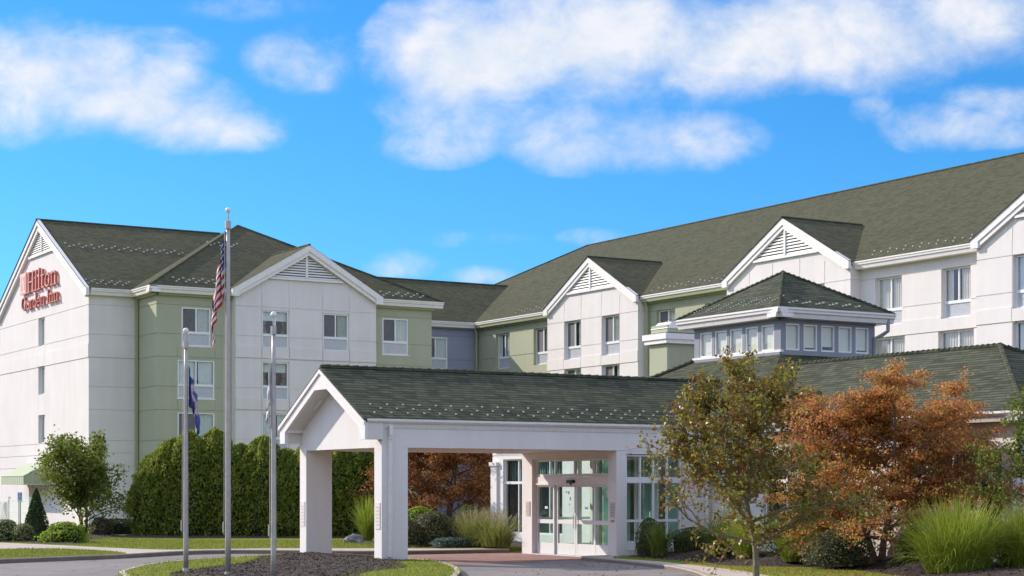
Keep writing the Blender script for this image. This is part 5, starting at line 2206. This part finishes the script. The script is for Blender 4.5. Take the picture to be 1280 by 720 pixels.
def make_shrub(name, label, base, rx, ry, Ht, seed, mat, core, n=3500, size=.055, aspect=.6, rough=.18, cat='shrub', power=2.2, group=None, top=None, upright=False, f=2.2, stemmat=None):
    """dense shrub: leaf faces over and through an uneven rounded or columnar volume, a solid dark core inside"""
    rng = np.random.default_rng(seed)
    T = thing(name, label, cat, base, group)
    th = rng.uniform(0, 2 * math.pi, n)
    zz = rng.uniform(0, 1, n) ** (.85)
    prof = top or (lambda z: np.maximum(0.0, 1 - np.abs(z * 1.35 - .35) ** power) ** (1 / 2.0))
    R = prof(zz)
    D = np.stack([np.cos(th), np.sin(th), zz * 2], axis=1)
    k = 1 + rough * 1.6 * blob_noise(D, seed * 3.1, f * .6) + rough * .9 * blob_noise(D, seed * 1.7, f * 2.0)
    depth = 1 - .38 * rng.random(n) ** 2.2
    P = np.stack([np.cos(th) * R * rx * k * depth, np.sin(th) * R * ry * k * depth, zz * Ht * (0.94 + .10 * k)], axis=1)
    # cap of leaves over the top
    out = np.stack([np.cos(th), np.sin(th), np.full(n, .35)], axis=1)
    if upright:
        V = leaves(P, size, rng, up=.1, aspect=aspect, out=out, outw=.35)
        # sprays stand upright: stretch each leaf along z
        c = V.mean(axis=1, keepdims=True)
        E_ = V - c
        E_[..., 2] *= 1.35
        V = c + E_
    else:
        V = leaves(P, size, rng, up=.3, aspect=aspect, out=out, outw=.8)
    quads_mesh('foliage', V, mat, T)
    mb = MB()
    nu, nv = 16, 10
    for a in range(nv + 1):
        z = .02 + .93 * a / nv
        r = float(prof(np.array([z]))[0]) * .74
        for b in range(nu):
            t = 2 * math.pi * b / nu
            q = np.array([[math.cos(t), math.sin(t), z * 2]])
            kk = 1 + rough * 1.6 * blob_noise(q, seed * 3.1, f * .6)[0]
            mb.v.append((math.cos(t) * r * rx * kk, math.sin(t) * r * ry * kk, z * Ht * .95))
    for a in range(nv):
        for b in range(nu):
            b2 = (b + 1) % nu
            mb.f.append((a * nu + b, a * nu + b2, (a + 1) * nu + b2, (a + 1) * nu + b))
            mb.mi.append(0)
    mb.build('inner_core', core, T, world=False, smooth=True)  # solid dark core that keeps the shrub from being see-through
    return T


def make_grass(name, label, base, R, Ht, seed, mat, n=700, width=.018, arch=.6, cat='ornamental grass', group=None, plume=0, pmat=None, r0=.25, segs=7):
    rng = np.random.default_rng(seed)
    T = thing(name, label, cat, base, group)

    def blades(n, hscale, w, arch_):
        a = rng.uniform(0, 2 * math.pi, n)
        q = rng.random(n)
        rr = R * r0 * np.sqrt(q)
        a0 = a + rng.normal(size=n) * .55
        tilt = np.clip((.10 + .66 * q ** .8) * arch_ + rng.normal(size=n) * .20, .02, 1.35)
        L = Ht * hscale * rng.uniform(.62, 1.16, n)
        out = np.stack([np.cos(a0), np.sin(a0), np.zeros(n)], 1)
        side = np.stack([-np.sin(a0), np.cos(a0), np.zeros(n)], 1) + np.array([0, 0, 1.0]) * rng.normal(size=n)[:, None] * .15
        p = np.stack([np.cos(a) * rr, np.sin(a) * rr, np.zeros(n)], 1)
        S = []
        for k in range(segs + 1):
            t = k / segs
            ww = w * (1 - t ** 2.0) + .002
            S.append(np.stack([p - side * ww * .5, p + side * ww * .5], 1))
            ang = np.minimum(tilt * (.45 + 1.75 * t ** 1.25), 2.6)
            p = p + out * (np.sin(ang) * L / segs)[:, None] + np.array([0, 0, 1.0]) * (np.cos(ang) * L / segs)[:, None]
        return np.stack(S, 1)
    S = np.concatenate([blades(int(n * .72), 1.1, width, arch), blades(int(n * .28), .72, width, arch * 1.55)])
    S[..., 2] = np.maximum(S[..., 2], .01)
    strips_mesh('blades', S, mat, T)
    if plume:
        rngp = rng
        a = rngp.uniform(0, 2 * math.pi, plume)
        reach = R * rngp.uniform(.15, .95, plume)
        base_ = np.stack([np.cos(a) * reach, np.sin(a) * reach, Ht * (1.05 - .35 * (reach / R) ** 2) * rngp.uniform(.82, 1.05, plume)], 1)
        d = np.stack([np.cos(a) * .5, np.sin(a) * .5, np.full(plume, .9)], 1)
        m = 26
        P = np.repeat(base_, m, 0) + np.repeat(d, m, 0) * (rngp.uniform(-.09, .11, plume * m))[:, None] + rngp.normal(size=(plume * m, 3)) * .012
        quads_mesh('plumes', leaves(P, .045, rngp, up=0, aspect=.35), pmat, T)
    return T


L_PEAR = leafmat('pear_leaves', [(0, (0.113, 0.0447, 0.0227)), (.22, (0.276, 0.109, 0.0342)), (.42, (0.227, 0.162, 0.0308)), (.68, (0.22, 0.235, 0.0342)), (1, (0.455, 0.407, 0.0569))], .42, .4)
L_MAPLE = leafmat('orange_maple_leaves', [(0, (0.301, 0.102, 0.0484)), (.22, (0.516, 0.178, 0.0753)), (.46, (0.646, 0.269, 0.0969)), (.64, (0.581, 0.334, 0.0861)), (.80, (0.408, 0.312, 0.0646)), (1, (0.291, 0.28, 0.0538))], .5)
L_BURG = leafmat('rust_maple_leaves', [(0, (0.133, 0.0429, 0.0203)), (.4, (0.257, 0.0897, 0.0312)), (.75, (0.367, 0.156, 0.039)), (1, (0.296, 0.187, 0.0468))], .48)
L_ARB = leafmat('arborvitae_sprays', [(0, (.135, .20, .03)), (.45, (.21, .285, .038)), (.8, (.33, .345, .05)), (1, (.47, .36, .08))], .5)
L_DARKG = leafmat('dark_evergreen_leaves', [(0, (0.0213, 0.0435, 0.0116)), (.5, (0.0407, 0.0725, 0.0174)), (1, (0.0774, 0.106, 0.029))], .2)
L_SMALL = leafmat('small_tree_leaves', [(0, (0.0774, 0.116, 0.0193)), (.45, (0.16, 0.208, 0.029)), (.8, (0.262, 0.29, 0.0407)), (1, (0.387, 0.329, 0.0677))], .45)
L_LIME = leafmat('lime_leaves', [(0, (0.125, 0.213, 0.0193)), (.5, (0.242, 0.358, 0.029)), (1, (0.387, 0.464, 0.058))], .45)
L_GREY = leafmat('grey_green_leaves', [(0, (0.106, 0.145, 0.0532)), (.5, (0.193, 0.237, 0.087)), (1, (0.329, 0.348, 0.155))], .35)
L_PINK = leafmat('bronze_tipped_leaves', [(0, (0.058, 0.0822, 0.029)), (.5, (0.116, 0.13, 0.0503)), (.8, (0.222, 0.184, 0.0967)), (1, (0.348, 0.242, 0.165))], .3)
L_YEL = leafmat('amber_leaves', [(0, (0.0967, 0.0484, 0.0116)), (.5, (0.193, 0.106, 0.0193)), (1, (0.329, 0.213, 0.0387))], .3)
L_BOX = leafmat('clipped_box_leaves', [(0, (0.058, 0.0919, 0.0125)), (.5, (0.106, 0.145, 0.0184)), (1, (0.193, 0.213, 0.0329))], .35)
L_JUN = leafmat('blue_juniper', [(0, (0.058, 0.106, 0.0822)), (.5, (0.106, 0.165, 0.135)), (1, (0.184, 0.242, 0.203))], .2)
L_SPR = leafmat('blue_spruce_needles', [(0, (0.0484, 0.0822, 0.0629)), (.5, (0.0967, 0.14, 0.111)), (1, (0.174, 0.213, 0.165))], .2)
G_GRN = leafmat('tall_grass_blades', [(0, (0.155, 0.232, 0.027)), (.5, (0.3, 0.377, 0.0435)), (.85, (0.445, 0.474, 0.087)), (1, (0.56, 0.484, 0.193))], .35, .45)
G_DK = leafmat('dark_grass_blades', [(0, (0.0725, 0.116, 0.0174)), (.5, (0.135, 0.193, 0.027)), (1, (0.262, 0.27, 0.0629))], .35, .45)
G_FNT = leafmat('fountain_grass_blades', [(0, (0.155, 0.193, 0.0387)), (.5, (0.27, 0.3, 0.0677)), (1, (0.464, 0.415, 0.174))], .35, .5)
PLUME = leafmat('pale_plumes', [(0, (0.312, 0.218, 0.148)), (.5, (0.406, 0.312, 0.226)), (1, (0.484, 0.406, 0.312))], .3)
CORE = plain('dark_green_core', (.03, .036, .014), .95, var=.4, scale=9)
COREB = plain('dark_brown_core', (.05, .035, .02), .95, var=.4, scale=9)

# trees ------------------------------------------------------------------------------------------
make_tree('pear_tree', 'slender open tree with olive and bronze leaves on the lawn beside the right-hand walk', (24.56, 30.76, .12), 3.9, 4.75, 11, L_PEAR, BARKL,
          limbs=28, levels=(6, 6), per=15, size=.096, r0=.082, lift=.42, crown0=.17, shift=(-.50, .30), aspect=.6, leafr=.05)
make_tree('maple_tree', 'orange leaved spreading maple against the lobby wall', (32.30, 35.35, .33), 5.6, 4.55, 23, L_MAPLE, BARKM,
          stems=3, limbs=36, levels=(6, 6), per=58, size=.074, flat=.72, r0=.10, lift=.30, crown0=.08, shift=(.10, -.15), aspect=.7, leafr=.10)
make_tree('maple_tree', 'rust brown maple seen through the canopy opening', (35.25, 64.3, .18), 5.9, 4.5, 31, L_BURG, BARK,
          stems=3, limbs=27, levels=(6, 6), per=30, size=.105, flat=.7, r0=.10, lift=.3, crown0=.10, aspect=.7, leafr=.13, droop=.02)
make_tree('small_tree', 'small green multi-stemmed tree in front of the white gable end', (24.2, 76.7, .18), 3.5, 4.15, 41, L_SMALL, BARK,
          stems=4, limbs=28, levels=(5, 5), per=17, size=.13, r0=.055, lift=.6, crown0=.14, aspect=.75, leafr=.13)
make_tree('young_tree', 'light green tree at the right edge in front of the lobby corner', (33.0, 30.0, .3), 3.3, 3.9, 51, L_SMALL, BARK,
          limbs=18, levels=(5, 5), per=20, size=.08, r0=.05, lift=.3, crown0=.36, aspect=.7, leafr=.07)

# clipped evergreens along the hotel ---------------------------------------------------------------
colprof = lambda z: np.clip(1 - z ** 3.4, .004, 1) ** .58 * (.88 + .12 * np.clip(z / .15, 0, 1))
arb = [(25.5, 71.45, 1.05, 3.3), (26.1, 71.0, 1.1, 3.85), (26.7, 70.6, 1.15, 4.15), (27.65, 70.1, 1.1, 4.25), (28.4, 69.2, 1.2, 3.65), (29.15, 68.5, 1.1, 3.95), (29.95, 68.0, 1.15, 3.45),
       (30.75, 67.4, 1.25, 3.8), (31.6, 67.0, 1.2, 3.65), (32.4, 66.5, 1.2, 3.7), (33.2, 66.2, 1.2, 3.5)]
pos = ['at the left end of the evergreen row', 'second from the left end of the evergreen row', 'behind the leftmost flagpole in the evergreen row', 'right of the leftmost flagpole, its top in front of a window',
       'just left of the tallest flagpole in the evergreen row', 'just right of the tallest flagpole in the evergreen row', 'between the two right-hand flagpoles', 'left of the white canopy column',
       'seen just right of the left canopy column', 'seen in the middle of the canopy gable opening', 'at the right end of the row beside the rust maple']
for i, ((x, y, r, h), p) in enumerate(zip(arb, pos)):
    make_shrub('arborvitae', 'dense green columnar evergreen ' + p, (x * 1.045, y * 1.045, .10), r * 1.045, r * 1.045, h * 1.05, 60 + i, L_ARB, CORE, n=10500, size=.11, aspect=.55, rough=.24, cat='evergreen', top=colprof,
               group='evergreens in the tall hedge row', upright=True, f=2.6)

cone = lambda z: np.clip(1.0 - z, 0.01, 1) ** .8
egg = lambda z: np.sqrt(np.clip(1 - (z * 1.28 - .28) ** 2, .0, 1))
make_shrub('cone_evergreen', 'small dark cone shaped evergreen beside the small green tree', (20.0, 69.4, .16), .62, .62, 1.95, 81, L_DARKG, CORE, n=3600, size=.07, rough=.08, cat='evergreen', top=cone, upright=True)
make_shrub('low_shrub', 'bright lime green low shrub at the edge of the lawn', (20.35, 66.9, .16), .85, .75, .72, 82, L_LIME, CORE, n=1300, size=.11, aspect=.7, rough=.25, top=egg)
make_shrub('low_shrub', 'pale grey-green loose shrub at the left edge below the white fence', (18.9, 69.9, .15), .75, .7, .80, 83, L_GREY, CORE, n=1500, size=.08, rough=.25, top=egg)
make_shrub('low_shrub', 'yellowish small shrub between the grey-green shrub and the cone evergreen', (19.35, 68.9, .15), .42, .4, .66, 84, L_GREY, COREB, n=800, size=.075, rough=.3, top=egg)
make_shrub('low_hedge', 'low dark clipped hedge at the foot of the white wall', (26.3, 78.9, .15), 1.25, .7, .66, 85, L_DARKG, CORE, n=2600, size=.08, rough=.08, cat='hedge', top=lambda z: np.clip(1.06 - z ** 6, .05, 1))
make_shrub('low_shrub', 'dull bronze shrub at the foot of the small green tree', (24.6, 75.7, .16), .55, .5, .75, 86, L_PINK, COREB, n=700, size=.09, rough=.3, top=egg)

# behind the canopy ----------------------------------------------------------------------------------
make_shrub('rounded_shrub', 'wide bronze tipped shrub seen right of the near canopy column', (30.25, 56.0, .2), .92, .85, 1.12, 91, L_PINK, CORE, n=3000, size=.075, rough=.14, top=egg)
make_shrub('rounded_shrub', 'smaller dark shrub half behind the near canopy column', (29.3, 56.2, .2), .72, .7, .88, 92, L_PINK, CORE, n=2000, size=.075, rough=.16, top=egg)
make_shrub('rounded_shrub', 'small clipped green ball shrub under the rust maple', (33.5, 59.4, .2), .42, .42, 1.35, 93, L_BOX, CORE, n=1500, size=.055, rough=.06, top=egg)
make_shrub('low_shrub', 'amber leaved low shrub between the bronze shrub and the fountain grass', (31.9, 57.4, .2), 1.0, .7, .75, 94, L_YEL, COREB, n=1600, size=.08, rough=.28, top=egg)
make_shrub('low_shrub', 'light green leafy shrub behind the bronze tipped shrub', (31.8, 60.0, .2), .9, .8, 1.25, 95, L_LIME, CORE, n=1400, size=.1, aspect=.5, rough=.3, top=egg)
make_shrub('juniper', 'low spreading blue-green juniper at the edge of the far pavement', (30.2, 54.6, .17), .85, .4, .30, 96, L_JUN, CORE, n=1500, size=.07, aspect=.4, rough=.25, top=egg)
make_grass('fountain_grass', 'fountain grass with pale plumes beside the far entrance pier', (31.35, 53.5, .18), 1.0, 1.15, 97, G_FNT, n=900, width=.018, arch=1.1, plume=70, pmat=PLUME, r0=.5)
make_grass('fountain_grass', 'second fountain grass with pale plumes, behind and left of the first', (31.2, 54.7, .18), .95, 1.2, 98, G_FNT, n=800, width=.016, plume=45, pmat=PLUME, r0=.5)
make_grass('maiden_grass', 'light green arching grass seen left of the near canopy column', (30.45, 61.65, .18), .85, 1.55, 99, G_GRN, n=600, width=.02, r0=.2)

# right-hand bed ---------------------------------------------------------------------------------------
make_shrub('boxwood', 'rounded dark boxwood next to the wooden tub', (31.5, 44.55, .2), .46, .46, 1.05, 101, L_BOX, CORE, n=2600, size=.045, rough=.07, top=egg)
make_shrub('low_hedge', 'clipped flat-topped green hedge under the lobby window beside the boxwood', (32.6, 43.9, .25), .85, .5, .74, 102, L_BOX, CORE, n=3000, size=.045, rough=.06, cat='hedge', top=lambda z: np.clip(1.06 - z ** 6, .05, 1))
make_grass('iris_clump', 'upright dark green strap-leaved clump in front of the boxwood', (31.15, 43.6, .18), .45, .95, 103, G_DK, n=260, width=.03, r0=.5)
make_grass('maiden_grass', 'dark green grass clump left of the slender tree trunk', (31.7, 41.1, .25), .75, 1.15, 104, G_DK, n=1100, width=.02, r0=.4, arch=.95)
make_grass('maiden_grass', 'medium green grass clump behind the slender tree trunk', (31.4, 39.8, .25), .62, 1.15, 105, G_GRN, n=900, width=.018, r0=.4, arch=.95)
make_grass('maiden_grass', 'yellow-green grass clump right of the slender tree trunk', (31.1, 37.4, .22), .62, 1.30, 106, G_GRN, n=900, width=.02, r0=.4, arch=.95)
make_shrub('low_shrub', 'shadowy green shrub behind the yellow-green grass clump', (32.6, 38.9, .3), .8, .8, 1.3, 112, L_DARKG, CORE, n=1800, size=.075, rough=.25, top=egg)
make_shrub('rounded_shrub', 'broad low bronze tipped shrub left of the orange maple trunk', (30.85, 35.35, .22), .88, .78, .86, 107, L_PINK, CORE, n=4200, size=.055, rough=.10, top=egg)
make_shrub('boxwood', 'small boxwood right of the orange maple trunk', (32.2, 34.15, .28), .38, .38, .75, 108, L_BOX, CORE, n=1600, size=.045, rough=.08, top=egg)
make_grass('maiden_grass', 'large bright green arching grass in front of the lobby window', (30.6, 30.85, .2), 1.4, 1.55, 109, G_GRN, n=2600, width=.021, r0=.5, arch=1.0, plume=22, pmat=PLUME)
make_grass('maiden_grass', 'second bright green grass at the right edge of the picture', (32.3, 30.2, .25), 1.2, 1.5, 110, G_GRN, n=1500, width=.021, r0=.5, arch=1.0)
make_shrub('spruce_tree', 'blue-green spruce standing behind the orange maple', (33.3, 38.9, .3), 1.35, 1.35, 4.35, 111, L_SPR, CORE, n=5200, size=.11, aspect=.3, rough=.34, cat='tree', top=lambda z: np.clip(1.0 - z, .01, 1) ** .9, f=3.5)


# turf blades and bark chips --------------------------------------------------------------------------
def scatter_turf(poly, n, seed, z, label, box=None, h=.055):
    rng = np.random.default_rng(seed)
    xs = [p[0] for p in poly]
    ys = [p[1] for p in poly]
    b = box or (min(xs), max(xs), min(ys), max(ys))
    x, y = rng.uniform(b[0], b[1], n * 3), rng.uniform(b[2], b[3], n * 3)
    k = in_poly(x, y, poly)
    x, y = x[k][:n], y[k][:n]
    m = len(x)
    a = rng.uniform(0, 2 * math.pi, m)
    hh = h * rng.uniform(.5, 1.4, m)
    w = .012
    p = np.stack([x, y, np.full(m, z)], 1)
    s = np.stack([np.cos(a), np.sin(a), np.zeros(m)], 1) * w
    tip = p + np.stack([rng.normal(size=m) * .02, rng.normal(size=m) * .02, hh], 1)
    o = quads_mesh('grass', np.stack([p - s, p + s, tip], 1), BLADE, None, 3)
    return tag(o, label, 'grass', kind='stuff')


STRIP = [(10.3, 50.4), (13.0, 52.4), (14.3, 53.15), (16.2, 54.0), (17.6, 54.6), (18.7, 55.4), (18.8, 56.6), (18.6, 58.5), (18.1, 60.1), (17.2, 60.9), (16.1, 60.5), (14.6, 60.6), (12.0, 57.5)]
scatter_turf(STRIP, 9000, 1, .145, 'short bright green grass on the strip between path and drive')
scatter_turf(PATHU + [(33.5, 54), (33.5, 63.5), (31.8, 64.4), (28, 66), (24.3, 69.2), (24, 75), (20.9, 66.5), (19.8, 65.0), (18.8, 69.4)], 20000, 2, .141, 'short green lawn in front of the tall evergreens')
scatter_turf(ISL, 11000, 3, .119, 'short green grass round the edge of the planted island')
scatter_turf(RW + [(28.6, 24.0), (28.0, 28.5), (29.4, 31.5), (30.4, 34.2), (30.6, 36.4), (30.0, 37.2), (29.6, 38.4), (30.2, 40), (30.5, 42), (30.8, 44)], 12000, 4, .121, 'short green grass verge along the right-hand walk')


def scatter_chips(poly, n, seed, obj, label):
    rng = np.random.default_rng(seed)
    me = obj.data
    from mathutils.bvhtree import BVHTree
    bvh = BVHTree.FromPolygons([v.co for v in me.vertices], [tuple(p.vertices) for p in me.polygons])
    xs = [p[0] for p in poly]
    ys = [p[1] for p in poly]
    x, y = rng.uniform(min(xs), max(xs), n * 2), rng.uniform(min(ys), max(ys), n * 2)
    k = in_poly(x, y, poly)
    P = []
    for a, b in zip(x[k][:n], y[k][:n]):
        h = bvh.ray_cast(Vector((a, b, 3)), Vector((0, 0, -1)))
        if h[0] is not None:
            P.append((a, b, h[0].z + .012))
    P = np.array(P)
    V = leaves(P, .07, rng, up=1.2, aspect=.35)
    o = quads_mesh('mulch_chips', V, CHIPS)
    return tag(o, label, 'mulch', kind='stuff')


scatter_chips(MOUND, 9000, 5, h_island, 'loose dark bark chips on the planted island')
bed = [o_ for o_ in bpy.data.objects if o_.name.startswith('mulch') and o_.data is not None and 'lobby wall' in o_.get('label', '')][0]
scatter_chips(BED_R, 9000, 6, bed, 'loose bark chips in the bed along the lobby wall')


def fallen(poly, n, seed, z, mat, label):
    rng = np.random.default_rng(seed)
    xs = [q[0] for q in poly]
    ys = [q[1] for q in poly]
    x, y = rng.uniform(min(xs), max(xs), n * 3), rng.uniform(min(ys), max(ys), n * 3)
    k = in_poly(x, y, poly)
    P = np.stack([x[k][:n], y[k][:n], np.full(len(x[k][:n]), z)], 1)
    o = quads_mesh('fallen_leaves', leaves(P, .075, rng, up=2.5, aspect=.7), mat)
    return tag(o, label, 'fallen leaves', kind='stuff')


fallen([(29.2, 39.9), (28.2, 37.5), (27.2, 35.0), (26.0, 32.5), (24.5, 30), (26.5, 28), (29.5, 31.5), (30.6, 34.2), (30.0, 37)], 420, 7, .135, L_MAPLE, 'rusty leaves fallen on the verge and walk beside the slender tree')
fallen([(28.5, 44.5), (24, 40), (22.0, 37.5), (25, 34.5), (28.4, 39.5), (29.6, 44)], 60, 8, .012, L_PEAR, 'brown leaves fallen along the kerb of the drive')
